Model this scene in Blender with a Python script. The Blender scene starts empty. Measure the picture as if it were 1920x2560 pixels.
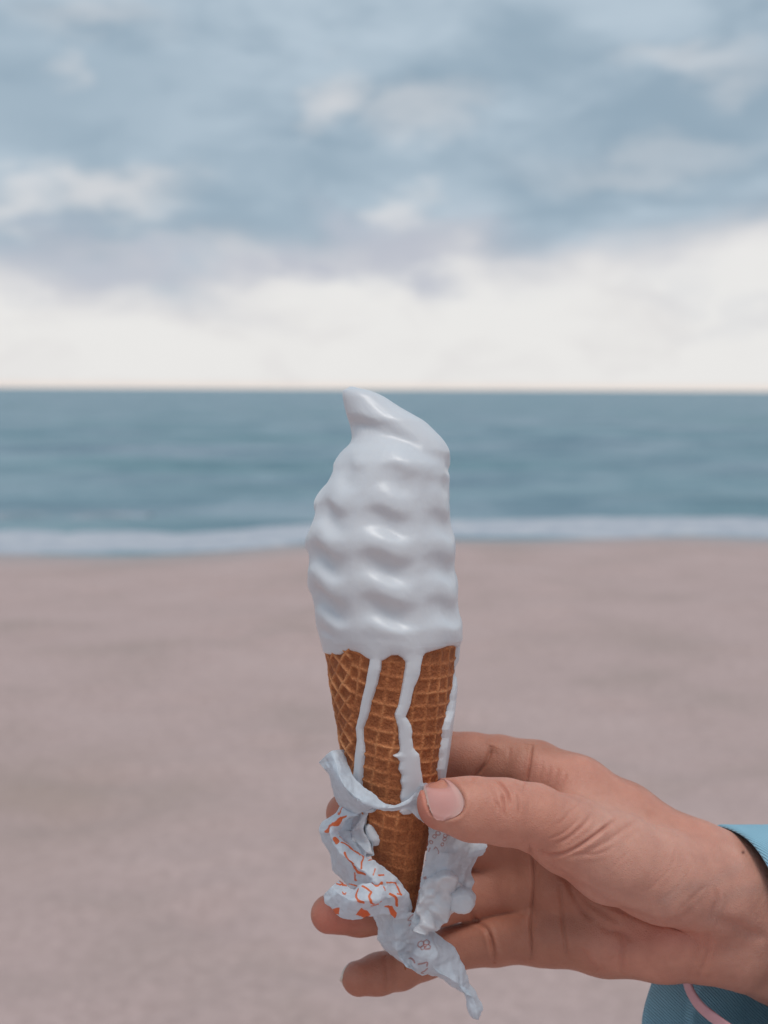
import bpy, math
import numpy as np
from mathutils import Matrix, Vector
from mathutils.bvhtree import BVHTree

sc = bpy.context.scene
COL = sc.collection
rng = np.random.default_rng(7)

# ------------------------------------------------------------------ camera
F_PX, W_PX, H_PX = 3200.0, 1920.0, 2560.0      # focal length in photo pixels
D0 = 0.420                                      # metres from lens to the cone's axis
CAM = np.array([0.0, 0.0, 1.65])
PITCH = math.atan((1280.0 - 974.0) / F_PX)
ROLL = 10.0 / 1920.0
_F = np.array([0.0, math.cos(PITCH), -math.sin(PITCH)])
_U0 = np.array([0.0, math.sin(PITCH), math.cos(PITCH)])
_X0 = np.array([1.0, 0.0, 0.0])
_X = _X0 * math.cos(ROLL) + _U0 * math.sin(ROLL)
_U = -_X0 * math.sin(ROLL) + _U0 * math.cos(ROLL)
cam_data = bpy.data.cameras.new("camera")
cam = bpy.data.objects.new("camera", cam_data)
COL.objects.link(cam)
cam.matrix_world = Matrix(((_X[0], _U[0], -_F[0], CAM[0]), (_X[1], _U[1], -_F[1], CAM[1]),
                           (_X[2], _U[2], -_F[2], CAM[2]), (0, 0, 0, 1)))
cam_data.sensor_fit = 'HORIZONTAL'
cam_data.sensor_width = 36.0
cam_data.lens = F_PX / W_PX * 36.0
cam_data.clip_start = 0.02
cam_data.clip_end = 60000.0
cam_data.dof.use_dof = True
cam_data.dof.focus_distance = D0 - 0.014
cam_data.dof.aperture_fstop = 16.0
sc.camera = cam

# ------------------------------------------------------------------ sky, sun, exposure
SUN_EL, SUN_AZ = math.radians(72), math.radians(165)    # azimuth from +Y, clockwise
SUN_STRENGTH, SUN_ANGLE = 1.5, math.radians(24)
world = bpy.data.worlds.new("World")
sc.world = world
world.use_nodes = True


def build_world():
    nt = world.node_tree
    N, L = nt.nodes, nt.links
    N.clear()
    out = N.new("ShaderNodeOutputWorld")
    bg = N.new("ShaderNodeBackground")
    L.new(bg.outputs[0], out.inputs[0])
    tc = N.new("ShaderNodeTexCoord")
    sep = N.new("ShaderNodeSeparateXYZ")
    L.new(tc.outputs["Generated"], sep.inputs[0])

    def math_n(op, a, b=None, c=None):
        n = N.new("ShaderNodeMath"); n.operation = op
        for i, v in enumerate((a, b, c)):
            if v is None: continue
            if isinstance(v, (int, float)): n.inputs[i].default_value = v
            else: L.new(v, n.inputs[i])
        return n.outputs[0]

    def vmath(op, a, b):
        n = N.new("ShaderNodeVectorMath"); n.operation = op
        for i, v in enumerate((a, b)):
            if isinstance(v, (tuple, list)): n.inputs[i].default_value = v
            else: L.new(v, n.inputs[i])
        return n

    def noise(vec, scale, detail, rough=0.5, dist=0.0):
        n = N.new("ShaderNodeTexNoise")
        n.inputs["Scale"].default_value = scale; n.inputs["Detail"].default_value = detail
        n.inputs["Roughness"].default_value = rough; n.inputs["Distortion"].default_value = dist
        L.new(vec, n.inputs["Vector"])
        return n

    def mapr(v, a, b, c=0.0, d=1.0):
        n = N.new("ShaderNodeMapRange"); n.interpolation_type = 'SMOOTHSTEP'
        L.new(v, n.inputs[0])
        for i, q in enumerate((a, b, c, d)): n.inputs[i + 1].default_value = q
        return n.outputs[0]

    def mix(f, a, b):
        n = N.new("ShaderNodeMix"); n.data_type = 'RGBA'
        if isinstance(f, (int, float)): n.inputs[0].default_value = f
        else: L.new(f, n.inputs[0])
        for k, v in ((6, a), (7, b)):
            if isinstance(v, tuple): n.inputs[k].default_value = (*v, 1)
            else: L.new(v, n.inputs[k])
        return n.outputs[2]

    sky = N.new("ShaderNodeTexSky")
    sky.sky_type = 'NISHITA'
    sky.sun_disc = False
    sky.sun_elevation = SUN_EL
    sky.sun_rotation = SUN_AZ
    skys = vmath('SCALE', sky.outputs[0], (0, 0, 0))
    skys.inputs[3].default_value = 0.08
    # a cloud deck: noise on the view direction, drawn out sideways
    vec = vmath('MULTIPLY', tc.outputs["Generated"], (1.0, 1.0, 2.2)).outputs[0]
    vec = vmath('ADD', vec, (3.1, 0.4, 1.7)).outputs[0]
    n1 = noise(vec, 3.6, 4.0, 0.5, 0.5).outputs[0]
    n2 = noise(vmath('ADD', vec, (8.2, 2.2, 0.3)).outputs[0], 5.5, 4.0, 0.5, 0.4).outputs[0]
    n3 = noise(vmath('ADD', vec, (1.2, 7.2, 4.3)).outputs[0], 11.0, 5.0, 0.55, 0.6).outputs[0]
    el = sep.outputs[2]
    e1 = math_n('ADD', el, math_n('MULTIPLY', math_n('SUBTRACT', n1, 0.5), 0.19))
    e1 = math_n('ADD', e1, math_n('MULTIPLY', math_n('SUBTRACT', n3, 0.5), 0.05))
    cover = mapr(e1, 0.070, 0.138)
    tone = math_n('ADD', math_n('MULTIPLY', n2, 0.66), math_n('MULTIPLY', n3, 0.34))
    tone = mapr(tone, 0.38, 0.62)
    cloud = mix(tone, (0.310, 0.410, 0.500), (0.480, 0.578, 0.664))
    # thin places in the deck where the bright air behind shows
    wob = noise(vec, 12.0, 4.0, 0.55, 0.0)
    wv = vmath('SCALE', vmath('SUBTRACT', wob.outputs[1], (0.5, 0.5, 0.5)).outputs[0], (0, 0, 0))
    wv.inputs[3].default_value = 0.10
    wdir = vmath('ADD', tc.outputs["Generated"], wv.outputs[0]).outputs[0]
    gap = None
    for (px, py, rx, ry, amp) in ((857, 250, 105, 85, 0.62), (1060, 280, 150, 70, 0.38), (1026, 540, 80, 85, 0.66),
                                  (270, 470, 190, 70, 0.66), (60, 490, 120, 60, 0.6), (1740, 150, 190, 60, 0.35),
                                  (170, 200, 50, 60, 0.30), (1600, 420, 300, 60, 0.25),
                                  (240, 30, 160, 60, 0.3)):
        v = _X * (px - 960) / F_PX + _U * (1280 - py) / F_PX + _F
        v = v / np.linalg.norm(v)
        q = vmath('MULTIPLY', vmath('SUBTRACT', wdir, tuple(v)).outputs[0], (F_PX / rx, F_PX / rx, F_PX / ry)).outputs[0]
        ln = N.new("ShaderNodeVectorMath"); ln.operation = 'LENGTH'; L.new(q, ln.inputs[0])
        g = mapr(ln.outputs[1], 0.15, 1.35, amp, 0.0)
        gap = g if gap is None else math_n('MAXIMUM', gap, g)
    dark = shade = None
    for (px, py, rx, ry, amp) in ((90, 250, 420, 190, 0.75), (300, 160, 160, 110, 0.6), (1180, 175, 330, 90, 0.7), (700, 430, 560, 80, 0.65), (1020, 420, 260, 60, 0.6),
                                  (1690, 320, 330, 80, 0.65), (1600, 480, 420, 60, 0.55), (640, 560, 330, 70, 0.55), (180, 560, 260, 60, 0.4), (900, 640, 420, 90, -0.65), (740, 665, 230, 60, -0.9), (1020, 660, 190, 64, -0.9),
                                  (300, 655, 250, 70, -0.7), (140, 610, 200, 70, -0.6), (1720, 700, 150, 50, -0.2), (1870, 800, 170, 40, -0.2)):
        v = _X * (px - 960) / F_PX + _U * (1280 - py) / F_PX + _F
        v = v / np.linalg.norm(v)
        q = vmath('MULTIPLY', vmath('SUBTRACT', wdir, tuple(v)).outputs[0], (F_PX / rx, F_PX / rx, F_PX / ry)).outputs[0]
        ln = N.new("ShaderNodeVectorMath"); ln.operation = 'LENGTH'; L.new(q, ln.inputs[0])
        g = mapr(ln.outputs[1], 0.1, 1.4, abs(amp), 0.0)
        if amp > 0: dark = g if dark is None else math_n('MAXIMUM', dark, g)
        else: shade = g if shade is None else math_n('MAXIMUM', shade, g)
    low = mix(mapr(n3, 0.45, 0.75), (0.835, 0.825, 0.812), (0.77, 0.755, 0.75))
    lilac = mix(mapr(e1, 0.08, 0.150), (0.58, 0.575, 0.62), cloud)
    lilac = mix(math_n('MULTIPLY', dark, 0.8), lilac, (0.285, 0.388, 0.478))
    deck = mix(gap, lilac, (0.80, 0.78, 0.78))
    colr = mix(cover, low, deck)
    colr = mix(math_n('MULTIPLY', shade, mapr(n3, 0.2, 0.5)), colr, (0.50, 0.525, 0.60))
    glow = mapr(el, 0.0015, 0.0075, 1.0, 0.0)
    colr = mix(math_n('MULTIPLY', glow, 0.55), colr, (0.86, 0.70, 0.60))
    fin = mix(0.03, colr, skys.outputs[0])
    L.new(fin, bg.inputs[0])
    bg.inputs[1].default_value = 1.0


build_world()
sun_data = bpy.data.lights.new("sun", 'SUN')
sun_data.energy = SUN_STRENGTH
sun_data.angle = SUN_ANGLE
sun_data.color = (1.0, 0.955, 0.90)
sun = bpy.data.objects.new("sun", sun_data)
COL.objects.link(sun)
_sd = Vector((math.sin(SUN_AZ) * math.cos(SUN_EL), math.cos(SUN_AZ) * math.cos(SUN_EL), math.sin(SUN_EL)))
sun.rotation_euler = _sd.to_track_quat('Z', 'Y').to_euler()
sun.location = (0, 0, 30)
vs = sc.view_settings
vs.view_transform = 'Standard'
vs.look = 'None'
vs.exposure = 0.0
vs.gamma = 1.0
vs.use_curve_mapping = False
sc.cycles.use_denoising = True
sc.cycles.max_bounces = 8
sc.cycles.transparent_max_bounces = 8


# ------------------------------------------------------------------ helpers
def V(px, py, d):
    """Photo pixel + depth d (mm behind the cone's axis) -> lens frame, mm."""
    px, py, d = np.asarray(px, float), np.asarray(py, float), np.asarray(d, float)
    dist = D0 * 1000 + d
    return np.stack(np.broadcast_arrays((px - 960) / F_PX * dist, d, (1280 - py) / F_PX * dist), axis=-1)


def to_px(P):
    dist = D0 * 1000 + P[..., 1]
    return 960 + P[..., 0] / dist * F_PX, 1280 - P[..., 2] / dist * F_PX


def world_of(P):
    P = np.asarray(P, float) / 1000.0
    return CAM + P[..., 0:1] * _X + (P[..., 1:2] + D0) * _F + P[..., 2:3] * _U


def sstep(a, b, x):
    t = np.clip((np.asarray(x, float) - a) / (b - a), 0, 1)
    return t * t * (3 - 2 * t)


def hash3(i, j, k, seed):
    n = (i * 374761393 + j * 668265263 + k * 2147483647 + seed * 1274126177) & 0xFFFFFFFF
    n = ((n ^ (n >> 13)) * 1274126177) & 0xFFFFFFFF
    return ((n ^ (n >> 16)) & 0xFFFFFF) / float(0xFFFFFF)


def vnoise(P, seed=0):
    P = np.asarray(P, float)
    I = np.floor(P).astype(np.int64)
    f = P - I
    f = f * f * (3 - 2 * f)
    r = 0
    for a in (0, 1):
        for b in (0, 1):
            for c in (0, 1):
                w = (f[..., 0] if a else 1 - f[..., 0]) * (f[..., 1] if b else 1 - f[..., 1]) * (f[..., 2] if c else 1 - f[..., 2])
                r = r + w * hash3(I[..., 0] + a, I[..., 1] + b, I[..., 2] + c, seed)
    return r * 2 - 1


def fbm(P, oct=4, seed=0):
    r, a, s = 0, 1.0, 0.0
    P = np.asarray(P, float)
    for o in range(oct):
        r = r + a * vnoise(P, seed + o * 17); s += a
        a *= 0.5; P = P * 2.03
    return r / s


def mesh_obj(name, verts, faces, mat, parent=None, origin=None, smooth=True):
    """One mesh object from world-space verts; origin = object location (world)."""
    verts = np.asarray(verts, float)
    if parent is not None:
        origin = np.array(parent.location)
    elif origin is None:
        origin = np.zeros(3)
    me = bpy.data.meshes.new(name)
    vv = (verts - np.asarray(origin)).astype(np.float32)
    faces = np.asarray(faces, dtype=np.int32)
    k = faces.shape[1]
    me.vertices.add(len(vv)); me.vertices.foreach_set("co", vv.ravel())
    me.loops.add(faces.size); me.loops.foreach_set("vertex_index", faces.ravel())
    me.polygons.add(len(faces))
    me.polygons.foreach_set("loop_start", np.arange(0, faces.size, k, dtype=np.int32))
    me.update(calc_edges=True)
    me.validate()
    if smooth:
        me.polygons.foreach_set("use_smooth", np.ones(len(me.polygons), dtype=bool))
    me.materials.append(mat)
    o = bpy.data.objects.new(name, me)
    COL.objects.link(o)
    if parent is not None:
        o.parent = parent
    else:
        o.location = origin
    return o


def add_color(o, name, rgb):
    rgb = np.asarray(rgb, float)
    a = o.data.color_attributes.new(name, 'FLOAT_COLOR', 'POINT')
    c = np.ones((len(rgb), 4), np.float32); c[:, :rgb.shape[1]] = rgb
    a.data.foreach_set("color", c.ravel())


def grid_faces(nr, nc, wrap=False):
    i = np.arange(nr - 1)[:, None]; j = np.arange(nc if wrap else nc - 1)[None, :]
    j2 = (j + 1) % nc
    a = i * nc + j; b = i * nc + j2; c = (i + 1) * nc + j2; d = (i + 1) * nc + j
    return np.stack([a, b, c, d], -1).reshape(-1, 4)


def drop_unused(verts, faces, *attrs):
    used = np.unique(faces)
    m = np.full(len(verts), -1); m[used] = np.arange(len(used))
    return (verts[used], m[faces]) + tuple(a[used] for a in attrs)


def thing(name, label, cat, loc, group=None):
    o = bpy.data.objects.new(name, None)
    COL.objects.link(o)
    o.location = loc
    o.empty_display_size = 0.02
    tag(o, label, cat, group)
    return o


def tag(o, label=None, cat=None, group=None, kind=None):
    if label: o["label"] = label
    if cat: o["category"] = cat
    if group: o["group"] = group
    if kind: o["kind"] = kind
    return o


def poly_dist(px, py, pts, closed=False):
    """Distance from points to a polyline (pixels), and inside test when closed."""
    pts = np.asarray(pts, float)
    best = np.full(px.shape, 1e9)
    inside = np.zeros(px.shape, bool)
    n = len(pts)
    for i in range(n if closed else n - 1):
        a, b = pts[i], pts[(i + 1) % n]
        ab = b - a
        t = np.clip(((px - a[0]) * ab[0] + (py - a[1]) * ab[1]) / (ab @ ab + 1e-9), 0, 1)
        best = np.minimum(best, (px - a[0] - t * ab[0]) ** 2 + (py - a[1] - t * ab[1]) ** 2)
        if closed:
            c = ((a[1] > py) != (b[1] > py)) & (px < (b[0] - a[0]) * (py - a[1]) / (b[1] - a[1] + 1e-12) + a[0])
            inside ^= c
    best = np.sqrt(best)
    return (best, inside) if closed else best


def smooth_line(pts, n=8):
    pts = np.asarray(pts, float)
    P = np.vstack([2 * pts[0] - pts[1], pts, 2 * pts[-1] - pts[-2]])
    out = []
    for i in range(1, len(P) - 2):
        for t in np.arange(n) / n:
            out.append(0.5 * ((2 * P[i]) + (-P[i - 1] + P[i + 1]) * t + (2 * P[i - 1] - 5 * P[i] + 4 * P[i + 1] - P[i + 2]) * t ** 2
                              + (-P[i - 1] + 3 * P[i] - 3 * P[i + 1] + P[i + 2]) * t ** 3))
    out.append(pts[-1])
    return np.array(out)


def smin(a, b, k):
    h = np.clip(0.5 + 0.5 * (b - a) / k, 0, 1)
    return b + (a - b) * h - k * h * (1 - h)


def capsule(P, a, b, ra, rb, PP=None):
    ab = b - a
    l2 = ab @ ab
    q = P @ ab - a @ ab
    t = np.clip(q / l2, 0, 1)
    if PP is None: PP = (P * P).sum(1)
    d2 = PP - 2 * (P @ a) + a @ a - t * (2 * q - t * l2)
    return np.sqrt(np.maximum(d2, 0)) - (ra + (rb - ra) * t)


def surface_nets(sdf, lo, hi, h, band=4):
    """Mesh the zero set of sdf (points in mm): coarse pass, then fine only near the surface."""
    lo = np.asarray(lo, float); hi = np.asarray(hi, float)
    C = 6
    nb = np.ceil((hi - lo) / (h * C)).astype(int)
    ci = np.stack(np.meshgrid(*[np.arange(n) for n in nb], indexing='ij'), -1).reshape(-1, 3)
    cc = lo + (ci + 0.5) * h * C
    dc = sdf(cc)
    act = ci[np.abs(dc) < h * C * 1.25]
    n = nb * C + 1
    vol = np.full(n, 1.0, np.float32)
    # sign of far blocks
    neg = ci[(dc < 0)]
    r = np.arange(C + 1)
    off = np.stack(np.meshgrid(r, r, r, indexing='ij'), -1).reshape(-1, 3)
    idx = (neg[:, None, :] * C + off[None]).reshape(-1, 3)
    vol[idx[:, 0], idx[:, 1], idx[:, 2]] = -1.0
    idx = (act[:, None, :] * C + off[None]).reshape(-1, 3)
    flat = np.unique((idx[:, 0] * n[1] + idx[:, 1]) * n[2] + idx[:, 2])
    pts = np.stack([flat // (n[1] * n[2]), (flat // n[2]) % n[1], flat % n[2]], -1)
    vals = np.empty(len(pts), np.float32)
    for s in range(0, len(pts), 400000):
        vals[s:s + 400000] = sdf(lo + pts[s:s + 400000] * h)
    vol.ravel()[flat] = vals
    s = vol < 0
    cell = np.zeros(n - 1, np.int8)
    for a in (0, 1):
        for b in (0, 1):
            for c in (0, 1):
                cell += s[a:n[0] - 1 + a, b:n[1] - 1 + b, c:n[2] - 1 + c]
    ac = np.argwhere((cell > 0) & (cell < 8))
    vid = np.full(n - 1, -1, np.int32)
    vid[ac[:, 0], ac[:, 1], ac[:, 2]] = np.arange(len(ac))
    corners = np.array([[a, b, c] for a in (0, 1) for b in (0, 1) for c in (0, 1)])
    cv = np.stack([vol[ac[:, 0] + c[0], ac[:, 1] + c[1], ac[:, 2] + c[2]] for c in corners], 1)
    acc = np.zeros((len(ac), 3)); cnt = np.zeros(len(ac))
    for i in range(8):
        for j in range(i + 1, 8):
            if np.abs(corners[i] - corners[j]).sum() != 1: continue
            m = (cv[:, i] < 0) != (cv[:, j] < 0)
            t = np.where(m, cv[:, i] / (cv[:, i] - cv[:, j] + 1e-12), 0)
            acc += np.where(m[:, None], corners[i] + t[:, None] * (corners[j] - corners[i]), 0)
            cnt += m
    verts = lo + (ac + acc / cnt[:, None]) * h
    quads = []
    for ax in range(3):
        u, w = (ax + 1) % 3, (ax + 2) % 3
        sl0 = [slice(None)] * 3; sl1 = [slice(None)] * 3
        sl0[ax] = slice(0, -1); sl1[ax] = slice(1, None)
        e = np.argwhere(s[tuple(sl0)] != s[tuple(sl1)])
        e = e[(e[:, u] > 0) & (e[:, w] > 0) & (e[:, u] < n[u] - 1) & (e[:, w] < n[w] - 1)]
        du = np.zeros(3, int); du[u] = 1
        dw = np.zeros(3, int); dw[w] = 1
        q = np.stack([vid[tuple((e - du - dw).T)], vid[tuple((e - dw).T)], vid[tuple(e.T)], vid[tuple((e - du).T)]], 1)
        flip = ~s[tuple(e.T)]
        q[flip] = q[flip][:, ::-1]
        quads.append(q)
    quads = np.vstack(quads)
    quads = quads[(quads >= 0).all(1)]
    # pull the vertices onto the surface
    for _ in range(1):
        g = np.empty_like(verts); d = sdf(verts); eps = h * 0.5
        for k in range(3):
            o = np.zeros(3); o[k] = eps
            g[:, k] = (sdf(verts + o) - d) / eps
        L2 = np.maximum((g * g).sum(1), 0.2)
        st = np.clip(d / L2, -h * 0.6, h * 0.6)
        verts = verts - g * st[:, None]
    nrm = g / np.maximum(np.linalg.norm(g, axis=1, keepdims=True), 1e-6)
    return verts, quads, nrm


# ------------------------------------------------------------------ materials
def new_mat(name):
    m = bpy.data.materials.new(name)
    m.use_nodes = True
    nt = m.node_tree
    p = nt.nodes["Principled BSDF"]
    return m, nt, p


def n_noise(nt, scale, detail=4, rough=0.5, vec=None):
    n = nt.nodes.new("ShaderNodeTexNoise")
    n.inputs["Scale"].default_value = scale; n.inputs["Detail"].default_value = detail; n.inputs["Roughness"].default_value = rough
    if vec is None:
        tc = nt.nodes.get("tc") or nt.nodes.new("ShaderNodeTexCoord"); tc.name = "tc"
        vec = tc.outputs["Object"]
    nt.links.new(vec, n.inputs["Vector"])
    return n


def n_ramp(nt, src, stops):
    r = nt.nodes.new("ShaderNodeValToRGB")
    nt.links.new(src, r.inputs[0])
    e = r.color_ramp.elements
    while len(e) < len(stops): e.new(0.5)
    for i, (p, c) in enumerate(stops):
        e[i].position = p; e[i].color = (*c, 1) if len(c) == 3 else c
    return r


def n_mix(nt, f, a, b, mode='MIX'):
    n = nt.nodes.new("ShaderNodeMix"); n.data_type = 'RGBA'; n.blend_type = mode
    if isinstance(f, (int, float)): n.inputs[0].default_value = f
    else: nt.links.new(f, n.inputs[0])
    for k, v in ((6, a), (7, b)):
        if isinstance(v, tuple): n.inputs[k].default_value = (*v, 1)
        else: nt.links.new(v, n.inputs[k])
    return n.outputs[2]


def n_bump(nt, h, strength, dist, prev=None):
    b = nt.nodes.new("ShaderNodeBump")
    b.inputs["Strength"].default_value = strength; b.inputs["Distance"].default_value = dist
    nt.links.new(h, b.inputs["Height"])
    if prev: nt.links.new(prev, b.inputs["Normal"])
    return b.outputs[0]


def n_attr(nt, name):
    a = nt.nodes.new("ShaderNodeAttribute"); a.attribute_name = name
    return a


def mat_skin():
    m, nt, p = new_mat("skin")
    tint = n_attr(nt, "tint")
    nz = n_noise(nt, 160, 4, 0.6)
    mott = n_ramp(nt, nz.outputs[0], [(0.3, (0.90, 0.86, 0.85)), (0.7, (1.06, 1.08, 1.08))])
    col = n_mix(nt, 0.8, tint.outputs[0], mott.outputs[0], 'MULTIPLY')
    nt.links.new(col, p.inputs["Base Color"])
    p.inputs["Subsurface Weight"].default_value = 0.30
    p.inputs["Subsurface Radius"].default_value = (1.0, 0.38, 0.22)
    p.inputs["Subsurface Scale"].default_value = 0.0028
    p.inputs["Specular IOR Level"].default_value = 0.42
    rg = n_ramp(nt, n_noise(nt, 900, 3).outputs[0], [(0.3, (0.44,) * 3), (0.7, (0.58,) * 3)])
    nt.links.new(rg.outputs[0], p.inputs["Roughness"])
    vo = nt.nodes.new("ShaderNodeTexVoronoi"); vo.feature = 'DISTANCE_TO_EDGE'; vo.inputs["Scale"].default_value = 1300
    nt.links.new(nt.nodes["tc"].outputs["Object"], vo.inputs["Vector"])
    b1 = n_bump(nt, vo.outputs[0], 0.45, 0.0004)
    b2 = n_bump(nt, n_noise(nt, 420, 5, 0.7).outputs[0], 0.35, 0.0007, b1)
    nt.links.new(b2, p.inputs["Normal"])
    return m


def mat_nail():
    m, nt, p = new_mat("nail")
    t = n_attr(nt, "tint")
    nt.links.new(t.outputs[0], p.inputs["Base Color"])
    p.inputs["Roughness"].default_value = 0.24
    p.inputs["Subsurface Weight"].default_value = 0.2
    p.inputs["Subsurface Radius"].default_value = (1.0, 0.5, 0.4)
    p.inputs["Subsurface Scale"].default_value = 0.0015
    p.inputs["Coat Weight"].default_value = 0.15
    nt.links.new(n_bump(nt, n_noise(nt, 700, 3).outputs[0], 0.12, 0.0004), p.inputs["Normal"])
    return m


def mat_ice():
    m, nt, p = new_mat("soft_ice_cream")
    nz = n_noise(nt, 45, 3)
    c = n_ramp(nt, nz.outputs[0], [(0.3, (0.635, 0.640, 0.670)), (0.7, (0.68, 0.685, 0.71))])
    nt.links.new(c.outputs[0], p.inputs["Base Color"])
    p.inputs["Subsurface Weight"].default_value = 0.35
    p.inputs["Subsurface Radius"].default_value = (1.0, 0.9, 0.8)
    p.inputs["Subsurface Scale"].default_value = 0.002
    p.inputs["Roughness"].default_value = 0.34
    p.inputs["Specular IOR Level"].default_value = 0.45
    b = n_bump(nt, n_noise(nt, 120, 3).outputs[0], 0.10, 0.002)
    b = n_bump(nt, n_noise(nt, 900, 3).outputs[0], 0.05, 0.0006, b)
    nt.links.new(b, p.inputs["Normal"])
    return m


def mat_waffle():
    m, nt, p = new_mat("waffle")
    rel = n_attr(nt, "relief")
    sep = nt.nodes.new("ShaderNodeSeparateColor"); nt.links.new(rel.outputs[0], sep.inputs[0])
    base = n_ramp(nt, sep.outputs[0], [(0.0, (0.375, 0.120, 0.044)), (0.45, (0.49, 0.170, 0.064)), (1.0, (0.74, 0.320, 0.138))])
    nz = n_noise(nt, 90, 5, 0.65)
    v1 = n_ramp(nt, nz.outputs[0], [(0.28, (0.72, 0.66, 0.62)), (0.72, (1.18, 1.2, 1.2))])
    col = n_mix(nt, 1.0, base.outputs[0], v1.outputs[0], 'MULTIPLY')
    n2 = n_noise(nt, 1400, 3, 0.6)
    v2 = n_ramp(nt, n2.outputs[0], [(0.30, (0.62, 0.58, 0.55)), (0.52, (1.0, 1.0, 1.0)), (0.75, (1.25, 1.28, 1.3))])
    col = n_mix(nt, 0.8, col, v2.outputs[0], 'MULTIPLY')
    nt.links.new(col, p.inputs["Base Color"])
    p.inputs["Roughness"].default_value = 0.62
    p.inputs["Specular IOR Level"].default_value = 0.3
    p.inputs["Subsurface Weight"].default_value = 0.06
    p.inputs["Subsurface Scale"].default_value = 0.001
    b = n_bump(nt, n2.outputs[0], 0.8, 0.0006)
    b = n_bump(nt, n_noise(nt, 350, 4, 0.6).outputs[0], 0.4, 0.001, b)
    nt.links.new(b, p.inputs["Normal"])
    return m


def mat_paper():
    m, nt, p = new_mat("wrapper_paper")
    pr = n_attr(nt, "print")
    fib = n_ramp(nt, n_noise(nt, 500, 4).outputs[0], [(0.3, (0.93,) * 3), (0.7, (1.03,) * 3)])
    col = n_mix(nt, 1.0, pr.outputs[0], fib.outputs[0], 'MULTIPLY')
    nt.links.new(col, p.inputs["Base Color"])
    p.inputs["Roughness"].default_value = 0.42
    p.inputs["Specular IOR Level"].default_value = 0.45
    b = n_bump(nt, n_noise(nt, 260, 5, 0.6).outputs[0], 0.22, 0.0008)
    nt.links.new(b, p.inputs["Normal"])
    tr = nt.nodes.new("ShaderNodeBsdfTranslucent")
    nt.links.new(col, tr.inputs[0])
    ms = nt.nodes.new("ShaderNodeMixShader"); ms.inputs[0].default_value = 0.55
    nt.links.new(p.outputs[0], ms.inputs[1]); nt.links.new(tr.outputs[0], ms.inputs[2])
    nt.links.new(ms.outputs[0], nt.nodes["Material Output"].inputs[0])
    return m


def mat_fabric():
    m, nt, p = new_mat("blue_twill")
    wv = nt.nodes.new("ShaderNodeTexWave"); wv.wave_type = 'BANDS'; wv.bands_direction = 'DIAGONAL'
    wv.inputs["Scale"].default_value = 420; wv.inputs["Distortion"].default_value = 1.2; wv.inputs["Detail"].default_value = 2
    tc = nt.nodes.new("ShaderNodeTexCoord"); tc.name = "tc"
    nt.links.new(tc.outputs["Object"], wv.inputs["Vector"])
    nz = n_noise(nt, 60, 4)
    c = n_ramp(nt, nz.outputs[0], [(0.3, (0.270, 0.495, 0.610)), (0.7, (0.310, 0.540, 0.660))])
    w = n_ramp(nt, wv.outputs[0], [(0.0, (0.90, 0.91, 0.92)), (1.0, (1.06, 1.05, 1.05))])
    col = n_mix(nt, 0.8, c.outputs[0], w.outputs[0], 'MULTIPLY')
    nt.links.new(col, p.inputs["Base Color"])
    p.inputs["Roughness"].default_value = 0.85
    p.inputs["Specular IOR Level"].default_value = 0.2
    p.inputs["Sheen Weight"].default_value = 0.15
    b = n_bump(nt, wv.outputs[0], 0.6, 0.0006)
    b = n_bump(nt, n_noise(nt, 90, 4).outputs[0], 0.25, 0.002, b)
    nt.links.new(b, p.inputs["Normal"])
    return m


def mat_pink():
    m, nt, p = new_mat("pink_band")
    c = n_ramp(nt, n_noise(nt, 300, 3).outputs[0], [(0.3, (0.62, 0.33, 0.36)), (0.7, (0.70, 0.39, 0.42))])
    nt.links.new(c.outputs[0], p.inputs["Base Color"])
    p.inputs["Roughness"].default_value = 0.6
    nt.links.new(n_bump(nt, n_noise(nt, 1500, 2).outputs[0], 0.3, 0.0004), p.inputs["Normal"])
    return m


def mat_sand():
    m, nt, p = new_mat("beach_sand")
    a = n_noise(nt, 0.9, 6, 0.6)
    c1 = n_ramp(nt, a.outputs[0], [(0.3, (0.455, 0.342, 0.312)), (0.5, (0.530, 0.390, 0.364)), (0.72, (0.560, 0.418, 0.392))])
    b = n_noise(nt, 22, 6, 0.75)
    c2 = n_ramp(nt, b.outputs[0], [(0.34, (0.82, 0.81, 0.80)), (0.66, (1.10, 1.10, 1.10))])
    col = n_mix(nt, 0.8, c1.outputs[0], c2.outputs[0], 'MULTIPLY')
    wet = n_attr(nt, "wet")
    col = n_mix(nt, wet.outputs["Fac"], col, (0.40, 0.330, 0.315))
    stain = n_attr(nt, "stain")
    col = n_mix(nt, stain.outputs["Fac"], col, (0.40, 0.295, 0.250))
    nt.links.new(col, p.inputs["Base Color"])
    r = nt.nodes.new("ShaderNodeMapRange"); nt.links.new(wet.outputs["Fac"], r.inputs[0])
    r.inputs[3].default_value = 0.92; r.inputs[4].default_value = 0.42
    nt.links.new(r.outputs[0], p.inputs["Roughness"])
    p.inputs["Specular IOR Level"].default_value = 0.25
    bb = n_bump(nt, n_noise(nt, 9, 7, 0.7).outputs[0], 0.7, 0.04)
    nt.links.new(bb, p.inputs["Normal"])
    return m


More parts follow.
